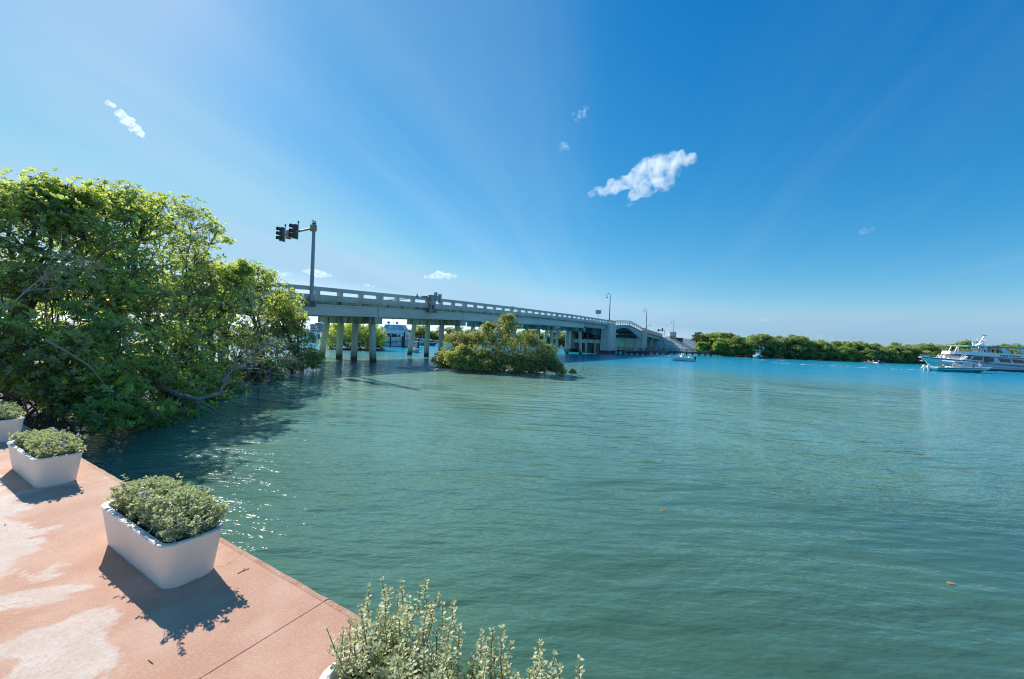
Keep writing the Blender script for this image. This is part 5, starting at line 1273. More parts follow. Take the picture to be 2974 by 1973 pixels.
# small teal boat under the far mangroves
tb = empty('motorboat', (63.6, 102.0, 0), R(-118), 'small teal and white motorboat with aqua canopy and flag close under the far mangroves', 'boat')
rt = hull_rings(5.6, 2.1, .62, .95, .3, .9, 10, .84, .45, 2.0)
boat_base(tb, rt, 'teal', 'white', .25, .06); console(tb, 2.2, 0, .4, .8, .8, .9, (1.3, .9, .95), 2.05, 'aqua'); outboard(tb, -.25, 0, .35, 'white', .9)
m = MB(); m.tube([(1.0, .4, 2.14), (1.0, .4, 3.4)], .025, 5); m.build('flag_pole', MAT['chrome'], tb)
m = MB(); m.loft([[(1.0 + .02 * i, .42 + .12 * i, 3.35 - .07 * i + .03 * math.sin(i * 1.7)) for i in range(8)], [(1.0 + .02 * i, .42 + .12 * i, 2.9 - .06 * i + .03 * math.sin(i * 1.7)) for i in range(8)]]); fl = m.build('flag', MAT['shirt_red'], tb)
m = MB()
for k in range(3):
    m.loft([[(.985 + .02 * i, .42 + .12 * i, 3.28 - .14 * k - .07 * i + .03 * math.sin(i * 1.7)) for i in range(8)], [(.985 + .02 * i, .42 + .12 * i, 3.21 - .14 * k - .07 * i + .03 * math.sin(i * 1.7)) for i in range(8)]])
m.build('stripe', MAT['shirt_white'], fl)
GT = 'people aboard the small teal boat'
person((62.6, 100.6, .5), R(-120), 'bare-shouldered person at the bow of the small teal boat', 'stand', 'skin', 'shorts_khaki', 1.35, None, GT)
person((63.1, 100.9, .5), R(-100), 'person in a red top beside the bow of the small teal boat', 'sit', 'shirt_red', 'shorts_navy', 1.45, None, GT)
person((64.1, 101.3, .5), R(-100), 'person in blue under the aqua canopy of the small teal boat', 'stand', 'shirt_blue', 'shorts_navy', 1.35, None, GT)

# paddlers far out near the mangroves
def paddler(px, py, label, bmat, shirt, rz):
    p = water_at(px, py); p = at(px, py, 100); p[2] = 0
    t = empty('kayak', p, rz, label, 'kayak', 'small craft off the far mangroves')
    rr = []
    for i in range(9):
        q = i / 8 * 2 - 1; w = .36 * (1 - q * q) ** .6 + .01; z = .18 + .06 * q * q
        rr.append([(q * 1.5, w, z), (q * 1.45, w * .6, -.05), (q * 1.4, 0, -.1), (q * 1.45, -w * .6, -.05), (q * 1.5, -w, z), (q * 1.4, 0, z + .05)])
    m = MB(); m.loft(rr, closed=True, smooth=True); m.build('hull', MAT[bmat], t)
    m = MB(); m.tube([(.35, -1.0, .35), (.35, 1.0, .75)], .025, 5); m.box(.33, .37, -1.25, -.95, .2, .36); m.box(.33, .37, .95, 1.25, .72, .9); m.build('paddle', MAT['black'], t)
    person((p[0], p[1], -.30), rz, 'paddler in %s seated in the %s' % (shirt.replace('shirt_', ''), label.split(',')[0]), 'sit', shirt, 'shorts_navy', 1.5, None, 'paddlers off the far mangroves')
paddler(2522, 1052, 'white kayak off the far mangroves, leftmost of three', 'white', 'shirt_red', R(10))
paddler(2537, 1053, 'pale kayak off the far mangroves, middle of three', 'white2', 'shirt_white', R(80))
paddler(2552, 1054.5, 'blue kayak off the far mangroves, rightmost of three', 'navy', 'shirt_blue', R(5))

# tour boat, bow to the left (local x from the bow towards the stern, y away from the camera)
fy = empty('tour_boat', (81.21, 80.8, 0), 0, 'large white two-deck tour boat with blue stripes and teal roof cut by the right edge', 'boat')
LF, BF = 27.0, 6.4
def sheer(x): return float(np.interp(x, [0, .8, 3.8, 9.5, 12.5, 20.4, 27], [2.2, 2.2, 2.04, 1.86, 1.52, 1.22, 1.2]))
def hb(x): return BF / 2 * min(1, (max(x, 0.001) / 8.0)) ** .62
rings = []
for x in np.concatenate([np.linspace(0, 8, 13), np.linspace(9, LF, 10)]):
    t = min(1, x / 8.0); b = max(hb(x), .03); zs = sheer(x)
    xk = x + 4.6 * (1 - t) ** 1.5; xc = x + 2.5 * (1 - t) ** 1.3
    zk = -.7 + (zs + .1) * (1 - t) ** 3; zc = .35 + (zs - .7) * (1 - t) ** 1.6 * .7
    bc = b * (.78 + .14 * t)
    rings.append([(x, -b, zs), (xc, -bc, zc), (xk, 0, zk), (xc, bc, zc), (x, b, zs)])
m = MB(); m.loft(rings, smooth=True, capb=True); o = m.build('hull', MAT['white'], fy); o.modifiers.new('es', 'EDGE_SPLIT').split_angle = R(35)
m = MB(); m.loft([[(r[0][0], r[0][1] * .98, r[0][2] - .12), (r[4][0], r[4][1] * .98, r[4][2] - .12)] for r in rings]); m.build('fore_deck', MAT['white2'], fy)
def band(x0, x1, zf, hh, name, mat, off=.03, yo=0.0):
    m = MB(); xs_ = np.linspace(x0, x1, 22)
    m.loft([[(x, -hb(x) * yo_(x) - off, zf(x)), (x, -hb(x) * yo_(x) - off, zf(x) + hh)] for x in xs_])
    m.loft([[(x, -hb(x) * yo_(x) - off, zf(x) + hh), (x, -hb(x) * yo_(x) - off + .06, zf(x) + hh)] for x in xs_])
    return m.build(name, MAT[mat], fy)
def yo_(x): return 1.0
band(.3, LF, lambda x: sheer(x) - .20, .2, 'sheer_stripe', 'navy', .035)
band(12.0, LF, lambda x: sheer(x) - .62, .13, 'rubbing_strake', 'white2', .06)
m = MB(); m.tube([(r[0][0], r[0][1], r[0][2] + .01) for r in rings], .06, 6); m.tube([(r[4][0], r[4][1], r[4][2] + .01) for r in rings], .06, 6); m.build('cap_rail', MAT['white2'], fy)
m = MB()
for side in (-1, 1):
    pts = [(x, side * hb(x) * .95, sheer(x) + .55) for x in np.linspace(.1, 8, 9)]; m.tube(pts, .03, 5); m.tube([(a, b, c - .26) for a, b, c in pts], .022, 5)
    for a, b, c in pts: m.tube([(a, b, c - .55), (a, b, c)], .022, 5)
m.build('bow_railing', MAT['chrome'], fy)
m = MB(); m.box(-.25, .5, -.35, .35, 2.0, 2.28); m.tube([(.15, -.05, 2.02), (.35, -.05, 1.4)], .08, 6); m.box(.1, .65, -.3, .25, 1.3, 1.48); m.build('anchor', MAT['sign'], fy)
# main-deck house
YS = -2.55
def wall_panel(m, poly, y0, y1):   # polygon in (x, z) extruded in y
    n = len(poly); m.hexa([(a, y1, b) for a, b in poly], [(a, y0, b) for a, b in poly])
m = MB(); m.hexa([(8.3, YS, 1.75), (LF, YS, 1.0), (LF, -YS, 1.0), (8.3, -YS, 1.75)], [(9.5, YS, 2.72), (LF, YS, 2.62), (LF, -YS, 2.62), (9.5, -YS, 2.72)]); m.build('main_cabin', MAT['white2'], fy)
def pane(poly, name='window', y=YS - .02, mat='window'):
    m = MB(); wall_panel(m, poly, y, y + .06); return m.build(name, MAT[mat], fy)
for poly in ([(9.25, 2.05), (9.9, 2.05), (10.3, 2.66), (9.62, 2.68)], [(10.15, 2.0), (12.42, 1.96), (12.46, 2.62), (10.66, 2.64)], [(13.85, 1.72), (14.68, 1.72), (14.72, 2.56), (13.85, 2.6)],
             [(16.02, 1.78), (18.2, 1.74), (17.8, 2.42), (15.42, 2.5)], [(18.75, 1.72), (21.0, 1.68), (20.4, 2.35), (18.12, 2.41)], [(21.6, 1.68), (23.7, 1.65), (23.1, 2.32), (20.9, 2.34)], [(24.2, 1.66), (26.4, 1.63), (25.9, 2.3), (23.6, 2.32)]): pane(poly)
m = MB(); wall_panel(m, [(12.68, 1.5), (13.78, 1.48), (13.78, 2.64), (12.68, 2.66)], YS - .03, YS + .04); m.build('door', MAT['black'], fy)
m = MB()
for x in (8.6, 9.1): m.tube([(x - .35, -2.2, 1.95), (x + .35, -2.2, 2.95)], .05, 5); m.tube([(x - .35, 2.2, 1.95), (x + .35, 2.2, 2.95)], .05, 5)
m.build('support_post', MAT['white2'], fy)
m = MB(); m.box(5.2, 6.9, -.8, .8, 1.85, 2.2); bevel(m.build('deck_box', MAT['white2'], fy), .05, 2)
# upper deck with bulwark
def ubot(x): return float(np.interp(x, [7.8, 12.5, 20.3, 27], [3.02, 2.78, 2.64, 2.6]))
def utop(x): return float(np.interp(x, [8.2, 11, 14.2, 16.6, 27], [3.62, 3.66, 3.53, 3.5, 3.48]))
def uy(x): return -2.75 * min(1, ((x - 7.3) / 4.0)) ** .55
m = MB(); xs_ = list(np.linspace(7.75, 12, 9)) + list(np.linspace(13, LF, 10))
for sd in (1, -1):
    m.loft([[(x, sd * uy(x), ubot(x)), (x + .25 * max(0, (12 - x) / 4), sd * uy(x) * .99, utop(x))] for x in xs_]); m.loft([[(x + .25 * max(0, (12 - x) / 4), sd * uy(x) * .96, utop(x)), (x + .05, sd * uy(x) * .96, ubot(x))] for x in xs_])
m.loft([[(7.75, uy(7.75), ubot(7.75)), (8.0, uy(7.75), utop(8.2))], [(7.75, -uy(7.75), ubot(7.75)), (8.0, -uy(7.75), utop(8.2))]])
m.build('upper_bulwark', MAT['white'], fy)
m = MB(); m.loft([[(x, uy(x) * .99, ubot(x) + .02), (x, -uy(x) * .99, ubot(x) + .02)] for x in xs_]); m.loft([[(x, -uy(x) * .99, ubot(x) - .08), (x, uy(x) * .99, ubot(x) - .08)] for x in xs_]); m.build('upper_deck', MAT['white2'], fy)
m = MB(); m.loft([[(x, uy(x) - .02, ubot(x) - .10), (x, uy(x) - .02, ubot(x) + .04)] for x in xs_]); m.build('deck_stripe', MAT['navy'], fy)
m = MB(); m.tube([(x + .3, uy(x) * .95, utop(x) + .3) for x in np.linspace(8, 11, 6)], .025, 5)
for x in np.linspace(8, 11, 6): m.tube([(x + .3, uy(x) * .95, utop(x)), (x + .3, uy(x) * .95, utop(x) + .3)], .02, 5)
m.build('upper_railing', MAT['chrome'], fy)
# pilot-house posts, rear side panel with the big window, roof
m = MB()
for xb in (11.1, 12.4, 13.15): m.hexa([(xb, -2.5, 3.5), (xb + .12, -2.5, 3.5), (xb + .12, -2.4, 3.5), (xb, -2.4, 3.5)], [(xb + .55 * (xb < 13), -2.5, 4.66), (xb + .12 + .55 * (xb < 13), -2.5, 4.66), (xb + .12 + .55 * (xb < 13), -2.4, 4.66), (xb + .55 * (xb < 13), -2.4, 4.66)])
for xb in (11.1, 12.4, 13.15): m.hexa([(xb, 2.4, 3.5), (xb + .12, 2.4, 3.5), (xb + .12, 2.5, 3.5), (xb, 2.5, 3.5)], [(xb + .55 * (xb < 13), 2.4, 4.66), (xb + .12 + .55 * (xb < 13), 2.4, 4.66), (xb + .12 + .55 * (xb < 13), 2.5, 4.66), (xb + .55 * (xb < 13), 2.5, 4.66)])
m.build('roof_post', MAT['white'], fy)
for sd in (-1, 1):
    m = MB(); ya, yb = (YS, YS + .08) if sd < 0 else (-YS - .08, -YS)
    wall_panel(m, [(16.5, 3.5), (17.62, 3.48), (16.95, 4.55), (15.85, 4.66)], ya, yb); wall_panel(m, [(16.95, 4.55), (19.6, 4.55), (19.6, 4.66), (15.85, 4.66)], ya, yb)
    wall_panel(m, [(20.35, 3.5), (21.2, 3.5), (20.5, 4.62), (19.6, 4.62)], ya, yb); wall_panel(m, [(23.8, 3.5), (24.6, 3.5), (23.9, 4.62), (23.1, 4.62)], ya, yb); wall_panel(m, [(20.5, 4.54), (24, 4.54), (24, 4.66), (20.5, 4.66)], ya, yb)
    m.build('side_panel', MAT['white2'], fy)
m = MB(); m.box(14.9, 16.0, -.9, 1.4, 3.0, 4.6); m.build('pilot_cabin', MAT['white2'], fy)
m = MB(); m.hexa([(10.2, -1.9, 4.66), (13.4, -2.65, 4.66), (13.4, 2.65, 4.66), (10.2, 1.9, 4.66)], [(10.2, -1.9, 4.80), (13.4, -2.65, 4.90), (13.4, 2.65, 4.90), (10.2, 1.9, 4.80)]); bevel(m.build('front_canopy', MAT['aqua'], fy), .03, 2)
m = MB(); m.box(13.42, LF, -2.7, 2.7, 4.665, 4.78); m.build('roof', MAT['navy'], fy); m = MB(); m.box(13.45, LF, -2.6, 2.6, 4.785, 4.83); m.build('roof_top', MAT['white2'], fy)
m = MB(); m.hexa([(13.9, -.5, 4.84), (15.3, -.5, 4.84), (15.3, .5, 4.84), (13.9, .5, 4.84)], [(14.6, -.3, 5.35), (15.25, -.3, 5.8), (15.25, .3, 5.8), (14.6, .3, 5.35)]); m.build('mast_base', MAT['white'], fy)
m = MB(); m.hexa([(14.45, -.12, 5.2), (14.8, -.12, 5.2), (14.8, .12, 5.2), (14.45, .12, 5.2)], [(15.6, -.08, 7.0), (15.8, -.08, 7.0), (15.8, .08, 7.0), (15.6, .08, 7.0)]); m.build('mast', MAT['white'], fy)
m = MB(); m.tube([(14.3, 0, 6.12), (15.8, 0, 6.15)], .05, 6); m.tube([(15.05, -.9, 6.14), (15.05, .9, 6.14)], .04, 6); m.build('spreader', MAT['white'], fy)
m = MB(); m.tube([(15.55, 0, 7.0), (15.5, 0, 7.15)], .06, 6); m.box(15.2, 15.45, -.1, .1, 7.08, 7.2); m.box(15.7, 16.15, -.1, .1, 7.06, 7.14); m.build('masthead_light', MAT['black'], fy)
for a, b in (((14.65, .3, 6.1), (14.85, .3, 8.3)), ((13.28, -.5, 4.9), (13.26, -.5, 6.4))):
    m = MB(); m.tube([a, b], [.025, .012], 5); m.build('antenna', MAT['white2'], fy)
m = MB(); m.cyl(13.5, 0, 4.9, 5.35, .16, n=8); m.ball((13.6, 0, 5.4), (.36, .36, .13), 12, 6); m.box(13.2, 14.0, -.08, .08, 5.55, 5.68); m.build('radar', MAT['white'], fy)
m = MB(); m.box(17.7, 18.3, -.3, .3, 4.83, 5.05); m.build('roof_vent', MAT['black'], fy)
for ch in fy.children:            # fuller bow: the stem stands 2.8 m aft of the first frame
    if ch.type == 'MESH':
        for v in ch.data.vertices:
            if v.co.x < 8: v.co.x = 2.8 + v.co.x * 0.65
# name lettering
fc = bpy.data.curves.new('lettering', 'FONT'); fc.body = 'Island Princess'; fc.size = .50; fc.extrude = .006; fc.offset = .008; fc.shear = .12; fc.space_character = 1.12
fo = bpy.data.objects.new('lettering_src', fc); col.objects.link(fo); bpy.context.view_layer.update()
lm = bpy.data.meshes.new_from_object(fo.evaluated_get(bpy.context.evaluated_depsgraph_get())); bpy.data.objects.remove(fo)
lm.materials.clear(); lm.materials.append(MAT['navy'])
xsz = max(v.co.x for v in lm.vertices)
lo = link('lettering', lm, fy); lo.location = (15.6, -2.79, 2.93); lo.rotation_euler = (R(90), R(.6), 0); lo.scale = (4.15 / xsz, 1, 1)
GF = 'passengers on the tour boat'
FP = [((84.9, 77.0, 1.9), 'stand', 'shirt_white', 'passenger in a white shirt at the tour boat bow rail', .75, None), ((85.5, 76.6, 1.9), 'stand', 'shirt_pink', 'passenger in bright pink at the tour boat bow', .7, 'shirt_white'), ((87.0, 76.7, 1.85), 'stand', 'shirt_grey', 'passenger in grey on the tour boat foredeck', .85, 'shirt_white'),
      ((92.5, 75.7, 3.02), 'sit', 'shirt_white', 'foremost upper-deck passenger in white under the raked posts', 1.35, 'shirt_white'), ((93.1, 75.6, 3.0), 'sit', 'shirt_white', 'second upper-deck passenger in white under the raked posts', 1.35, None), ((93.9, 75.7, 2.98), 'sit', 'shirt_pink', 'upper-deck passenger in a pink top behind the pair in white', 1.3, None),
      ((95.0, 76.2, 2.85), 'stand', 'shorts_navy', 'upper-deck person in dark clothes standing by the pilot cabin', 1.5, None), ((96.1, 75.8, 2.85), 'stand', 'shorts_navy', 'person in navy standing in the open side of the upper deck', 1.5, None), ((95.7, 75.55, 2.9), 'sit', 'shirt_white', 'person in a white shirt seated at the upper-deck bulwark', 1.3, None), ((97.1, 75.8, 2.85), 'stand', 'shirt_blue', 'person in blue standing beside the rear side panel of the upper deck', 1.5, None)]
for loc, pose, sh_, lb, hh, hat in FP: person((max(loc[0], 84.01 + (loc[0] - 81.21) * .65) if loc[0] < 89.2 else loc[0], loc[1] + 2.8, loc[2]), R(180), lb, pose, sh_, 'shorts_navy', hh * (1.25 if hh < 1 else 1), hat, GF)

# white motor yacht moored behind the bridge, bow to the right
yt = empty('motor_yacht', (-28.2, 85, 0), R(-4), 'white motor yacht with enclosed flybridge moored beyond the bridge piles', 'yacht')
ry = hull_rings(10.1, 3.9, 1.35, 1.95, .5, 1.7, 14, .86, .5, 2.0)
boat_base(yt, ry, 'white', 'white2', .1, .06)
m = MB(); m.loft([[np.array(r[6]) + (0, -.03, -.34), np.array(r[6]) + (0, -.035, -.26)] for r in ry[:-1]]); m.build('sheer_line', MAT['navy'], yt)
m = MB(); m.hexa([(-.2, -1.75, 1.3), (6.6, -1.6, 1.5), (6.6, 1.6, 1.5), (-.2, 1.75, 1.3)], [(.2, -1.6, 2.75), (5.4, -1.45, 2.75), (5.4, 1.45, 2.75), (.2, 1.6, 2.75)]); bevel(m.build('cabin', MAT['white'], yt), .08, 2)
for poly in ([(.75, 2.0), (2.65, 2.0), (2.65, 2.62), (1.05, 2.62)], [(2.9, 2.0), (4.1, 2.02), (3.9, 2.6), (2.9, 2.62)], [(4.35, 2.05), (4.9, 2.05), (4.6, 2.5), (4.35, 2.5)]):
    m = MB(); m.hexa([(a, -1.80 + .10 * (b - 1.3), b) for a, b in poly], [(a, -1.72 + .10 * (b - 1.3), b) for a, b in poly]); m.build('window', MAT['window'], yt)
m = MB(); m.hexa([(-.9, -1.85, 2.76), (5.2, -1.75, 2.76), (5.2, 1.75, 2.76), (-.9, 1.85, 2.76)], [(-.7, -1.8, 2.98), (5.4, -1.65, 2.98), (5.4, 1.65, 2.98), (-.7, 1.8, 2.98)]); bevel(m.build('flybridge_deck', MAT['white'], yt), .06, 2)
m = MB(); m.hexa([(.1, -1.65, 2.99), (6.0, -1.45, 2.6), (6.0, 1.45, 2.6), (.1, 1.65, 2.99)], [(.9, -1.5, 3.5), (5.0, -1.35, 3.55), (5.0, 1.35, 3.55), (.9, 1.5, 3.5)]); bevel(m.build('flybridge_coaming', MAT['white'], yt), .08, 2)
m = MB(); m.hexa([(4.9, -1.4, 2.7), (7.1, -1.2, 2.1), (7.1, 1.2, 2.1), (4.9, 1.4, 2.7)], [(4.9, -1.4, 3.4), (5.2, -1.3, 3.4), (5.2, 1.3, 3.4), (4.9, 1.4, 3.4)]); m.build('windscreen_cover', MAT['white2'], yt)
m = MB(); m.hexa([(.55, -1.45, 3.5), (5.5, -1.3, 3.55), (5.5, 1.3, 3.55), (.55, 1.45, 3.5)], [(1.25, -1.25, 4.5), (4.9, -1.15, 4.5), (4.9, 1.15, 4.5), (1.25, 1.25, 4.5)]); m.build('flybridge_enclosure', MAT['isinglass'], yt)
m = MB(); m.hexa([(1.8, -1.43, 3.7), (2.9, -1.40, 3.7), (2.9, -1.34, 3.7), (1.8, -1.37, 3.7)], [(2.2, -1.29, 4.35), (2.9, -1.27, 4.35), (2.9, -1.20, 4.35), (2.2, -1.22, 4.35)]); m.build('screen_panel', MAT['white2'], yt)
m = MB(); m.box(1.1, 5.1, -1.35, 1.35, 4.5, 4.62); bevel(m.build('hard_top', MAT['white'], yt), .04, 2)
for x, y in ((1.7, -.6), (3.25, .2)):
    m = MB(); m.cyl(x, y, 4.62, 4.85, .12, n=8, mi=1); m.ball((x, y, 5.05), (.32, .32, .27), 10, 7); m.build('radar_dome', [MAT['bluegrey'], MAT['white2']], yt)
m = MB(); m.tube([(2.45, 0, 4.62), (2.45, 0, 5.7)], .035, 5); m.ball((2.45, 0, 5.78), (.09, .09, .12), 6, 4); m.box(2.3, 2.62, -.3, .3, 4.98, 5.04); m.build('light_mast', MAT['black'], yt)
for a, b in (((.2, -1.3, 3.0), (.1, -1.3, 5.4)), ((4.2, 1, 4.6), (4.35, 1, 6.4)), ((1.0, 1, 4.6), (.85, 1, 6.3))):
    m = MB(); m.tube([a, b], [.025, .012], 5); m.build('antenna', MAT['white2'], yt)
m = MB()
pts = [(x, -1.9 * (1 - max(0, (x / 10.1 - .5) / .5) ** 2) * .93, 1.35 + .6 * (x / 10.1) ** 1.8 + .65) for x in np.linspace(5.5, 9.9, 7)]
m.tube(pts, .025, 5)
for q in pts: m.tube([q, (q[0], q[1], q[2] - .65)], .02, 5)
m.build('bow_railing', MAT['chrome'], yt)
m = MB(); a = np.linspace(0, 1, 9); m.tube([(2.6 + 2.2 * q, -1.96, .78 + .6 * q - .32 * math.sin(q * math.pi)) for q in a], .045, 6); m.build('mooring_rope', MAT['white2'], yt)
m = MB(); m.ball((4.0, -1.93, .95), (.16, .1, .14), 8, 6); m.build('mooring_fender', MAT['black'], yt)

# small craft behind the bridge
s2 = empty('skiff', (-16.0, 63, 0), R(-60), 'small skiff with a T-top under the second bridge bent', 'boat')
r2 = hull_rings(3.6, 1.5, .36, .55, .2, .5, 9, .84, .45, 2.2)
boat_base(s2, r2, 'white2', 'white', .16, .035); console(s2, 1.5, 0, .2, .45, .5, .6, (.7, .5, .6), 1.62); outboard(s2, -.2, 0, .2, 'black', .6)
person((-16.3, 62.4, .2), R(-100), 'person in white standing in the skiff with the T-top', 'stand', 'shirt_white', 'shorts_khaki', 1.05, None, 'people in the T-top skiff')
person((-15.75, 62.5, .2), R(-60), 'person in grey with dark hair behind the T-top skiff console', 'stand', 'shirt_grey', 'shorts_navy', 1.1, None, 'people in the T-top skiff')
s3 = empty('motorboat', (-23.2, 99, 0), R(4), 'slate-blue open motorboat beyond the yacht bow', 'boat')
r3 = hull_rings(4.9, 1.9, .75, 1.05, .3, .9, 10, .86, .5, 2.0); boat_base(s3, r3, 'bluegrey', 'white2', .2, .04); console(s3, 2.2, 0, .5, .6, .7, .5); outboard(s3, -.2, 0, .4, 'black', .7)

# mooring piles and docks
def pile_thing(px, py, Y, ztop, r, label, lamp=False, mat='timber_dark'):
    p = at(px, py, Y)
    t = empty('mooring_pile', (p[0], p[1], 0), 0, label, 'pile', 'mooring piles beyond the bridge')
    m = MB(); m.tube([(0, 0, -1.5), (0, 0, ztop)], [r, r * .92], 9); m.build('post', MAT[mat], t)
    m = MB(); m.tube([(0, 0, ztop), (0, 0, ztop + .18)], [r * 1.05, .02], 9); m.build('cap', MAT['black'], t)
    if lamp:
        m = MB(); m.tube([(0, -.05, ztop + .1), (0, -.05, ztop + .9)], .05, 6); m.box(-.25, .25, -.12, -.08, ztop - .6, ztop - .52); m.build('marker', MAT['white2'], t)
pile_thing(1133.3, 1000, 80, 2.2, .16, 'thin dark pile before the yacht stern')
pile_thing(1168, 1000, 79, 2.25, .2, 'stout dark pile before the middle of the yacht')
pile_thing(1173, 1000, 80.5, 3.2, .17, 'tallest dark pile with pointed cap before the yacht')
pile_thing(1215, 1000, 82, 1.9, .17, 'dark pile before the yacht bow, beside a bridge pile')
pile_thing(1275.5, 1000, 75, 2.3, .14, 'lone dark pile with a light fitting right of the second bent', True)
for i, (px, Y, zt) in enumerate([(885.5, 95, 1.95), (894, 96, 1.7), (899, 95, 1.5), (905, 94, 1.85), (909.5, 90, 1.9), (915, 86, 1.0), (926, 95, 1.75)]):
    pile_thing(px, 1000, Y, zt, .17, 'dark marina pile left of the first bent, %s from the left' % ORD[i])
def dock(p0, p1, w, z, label):
    p0, p1 = np.array(p0), np.array(p1); L = np.linalg.norm(p1 - p0); rz = math.atan2(*(p1 - p0)[::-1])
    t = empty('dock', (p0[0], p0[1], z), rz, label, 'dock')
    m = MB(); m.box(0, L, -.1, .02, -.28, -.05); m.box(0, L, w - .02, w + .1, -.28, -.05); m.build('stringer', MAT['timber'], t)
    m = MB()
    for x in np.arange(0, L, .3): m.box(x, min(L, x + .27), -.15, w + .15, -.045, .0)
    o = m.build('planking', MAT['timber_pale'], t); o['kind'] = 'stuff'
    for x in np.arange(.4, L, 3.0):
        m = MB(); m.tube([(x, -.05, -z - 1), (x, -.05, .0)], .13, 7); m.build('post', MAT['timber_dark'], t)
dock((-45.5, 86.5), (-40.6, 87.5), 1.4, .55, 'low timber dock left of the first bridge bent')
dock((-30.5, 83.2), (-25.0, 83.0), 1.2, .95, 'timber dock under the yacht stern')

# sportfishing boat with tuna tower in the marina
sf = empty('sportfishing_boat', (-51.6, 104, 0), R(-75), 'pale sportfishing boat with white lattice tower in the marina', 'boat')
r4 = hull_rings(10, 3.6, 1.0, 1.9, .5, 1.6, 12, .86, .5, 2.0); boat_base(sf, r4, 'white', 'white2', .15, .06)
m = MB(); m.hexa([(3.2, -1.5, 1.1), (7.6, -1.2, 1.4), (7.6, 1.2, 1.4), (3.2, 1.5, 1.1)], [(3.4, -1.3, 2.3), (6.2, -1.1, 2.3), (6.2, 1.1, 2.3), (3.4, 1.3, 2.3)]); bevel(m.build('cabin', MAT['white'], sf), .08, 2)
m = MB(); m.box(3.0, 6.4, -1.5, 1.5, 2.4, 2.5); m.build('hard_top', MAT['white'], sf)
m = MB()
for x, y in ((3.4, -1.2), (3.4, 1.2), (6.0, -1.2), (6.0, 1.2)): m.tube([(x, y, 2.3), (4.6 + (x - 4.6) * .45, y * .4, 4.2)], .04, 5)
for z in (3.0, 3.6, 4.2): k = 1 - (z - 2.3) / 1.9 * .58; m.tube([(4.6 - 1.3 * k, -1.2 * k, z), (4.6 + 1.3 * k, -1.2 * k, z), (4.6 + 1.3 * k, 1.2 * k, z), (4.6 - 1.3 * k, 1.2 * k, z), (4.6 - 1.3 * k, -1.2 * k, z)], .03, 5)
m.build('tower', MAT['white'], sf)
for y in (-1.6, 1.6):
    m = MB(); m.tube([(4, y, 2.2), (3, y * 1.4, 6.2)], [.04, .02], 5); m.build('outrigger', MAT['white'], sf)
for i, (px, Y, zt, lb) in enumerate([(918, 106, 5.0, 'left of two thin white sailing masts in front of the office block'), (930.8, 106, 4.6, 'right of two thin white sailing masts in front of the office block')]):
    p = at(px, 990, Y); sb = empty('sailboat', (p[0], p[1], 0), R(70), lb, 'sailboat', 'sailboats in the marina')
    r5 = hull_rings(7, 2.2, .7, .95, .3, .8, 9, .86, .4, 2.0); boat_base(sb, r5, 'white', 'white2', .05, .04)
    m = MB(); m.tube([(3.8, 0, .7), (3.8, 0, zt + 3.2)], [.06, .04], 6); m.build('mast', MAT['white'], sb)
    m = MB(); m.tube([(3.8, 0, 1.6), (.8, 0, 1.5)], .07, 6); m.build('boom', MAT['white'], sb)

# distant buildings beyond the marina
ob = empty('office_block', (-198.5, 400, 0), 0, 'pale blue-grey office block with stacked window bands, far behind the marina', 'building')
m = MB(); m.box(-7, 8, 0, 14, 0, 8.7); m.build('wall', MAT['bldg'], ob)
for k in range(4):
    m = MB(); m.box(-7.05, 8.05, -.12, -.02, 1.3 + 1.9 * k, 2.3 + 1.9 * k); m.build('window_band', MAT['glass_band'], ob)
m = MB(); m.hexa([(-4, 1, 8.7), (6, 1, 8.7), (6, 12, 8.7), (-4, 12, 8.7)], [(-2, 2, 10.0), (4, 2, 10.0), (4, 11, 10.0), (-2, 11, 10.0)]); m.build('roof', MAT['glass_band'], ob)
b2 = empty('apartment_house', (-134.3, 300, 0), 0, 'small grey building top between the first two bridge piles', 'building')
m = MB(); m.box(-1.8, 3, 0, 8, 0, 7.4); m.build('wall', MAT['bldg'], b2)
for k in range(2):
    for x in (-1.3, .1, 1.5):
        m = MB(); m.box(x, x + .9, -.08, -.02, 4.6 + 1.4 * k, 5.5 + 1.4 * k); m.build('window', MAT['glass_band'], b2)
m = MB(); m.box(-2.1, 3.3, -.3, 8.3, 7.4, 7.6); m.build('roof', MAT['steel_grey'], b2)

# ------------------------------------------------------------------ foam of wakes
def foam_patch(name, pts, w, label_kind='stuff', n=60, sc=1.0):
    m = MB(); pts = np.array(pts)
    for k in range(n):
        i = rng.uniform(0, len(pts) - 1.001); a = int(i); p = pts[a] + (pts[a + 1] - pts[a]) * (i - a) + rng.normal(0, w, 2)
        L = rng.uniform(.1, .7) * sc * rng.uniform(.3, 1); W = L * rng.uniform(.08, .25); an = rng.normal(0, .25)
        c, s = math.cos(an), math.sin(an); q = 7
        ring = [(p[0] + (c * math.cos(t) * L - s * math.sin(t) * W) * rng.uniform(.6, 1.1), p[1] + (s * math.cos(t) * L + c * math.sin(t) * W) * rng.uniform(.6, 1.1)) for t in np.arange(q) * 6.283 / q]
        m.hexa([(x, y, .0) for x, y in ring], [(p[0] + (x - p[0]) * .6, p[1] + (y - p[1]) * .6, rng.uniform(.01, .045) * sc) for x, y in ring])
    o = m.build(name, MAT['foam']); o['kind'] = 'stuff'
foam_patch('wake_foam', [(70.4, 67), (66, 67.6), (60, 69.5), (54, 72), (50, 75)], .35, n=90, sc=1.3)
foam_patch('wake_foam', [(70.8, 66), (75, 65.4), (79, 65.2)], .12, n=26, sc=.9)
foam_patch('wake_foam', [(56.0, 89), (59, 88.5), (62, 87)], .6, n=22, sc=1.2)
foam_patch('wake_foam', [(64, 84), (70, 80), (74, 78)], .6, n=22, sc=1.1)
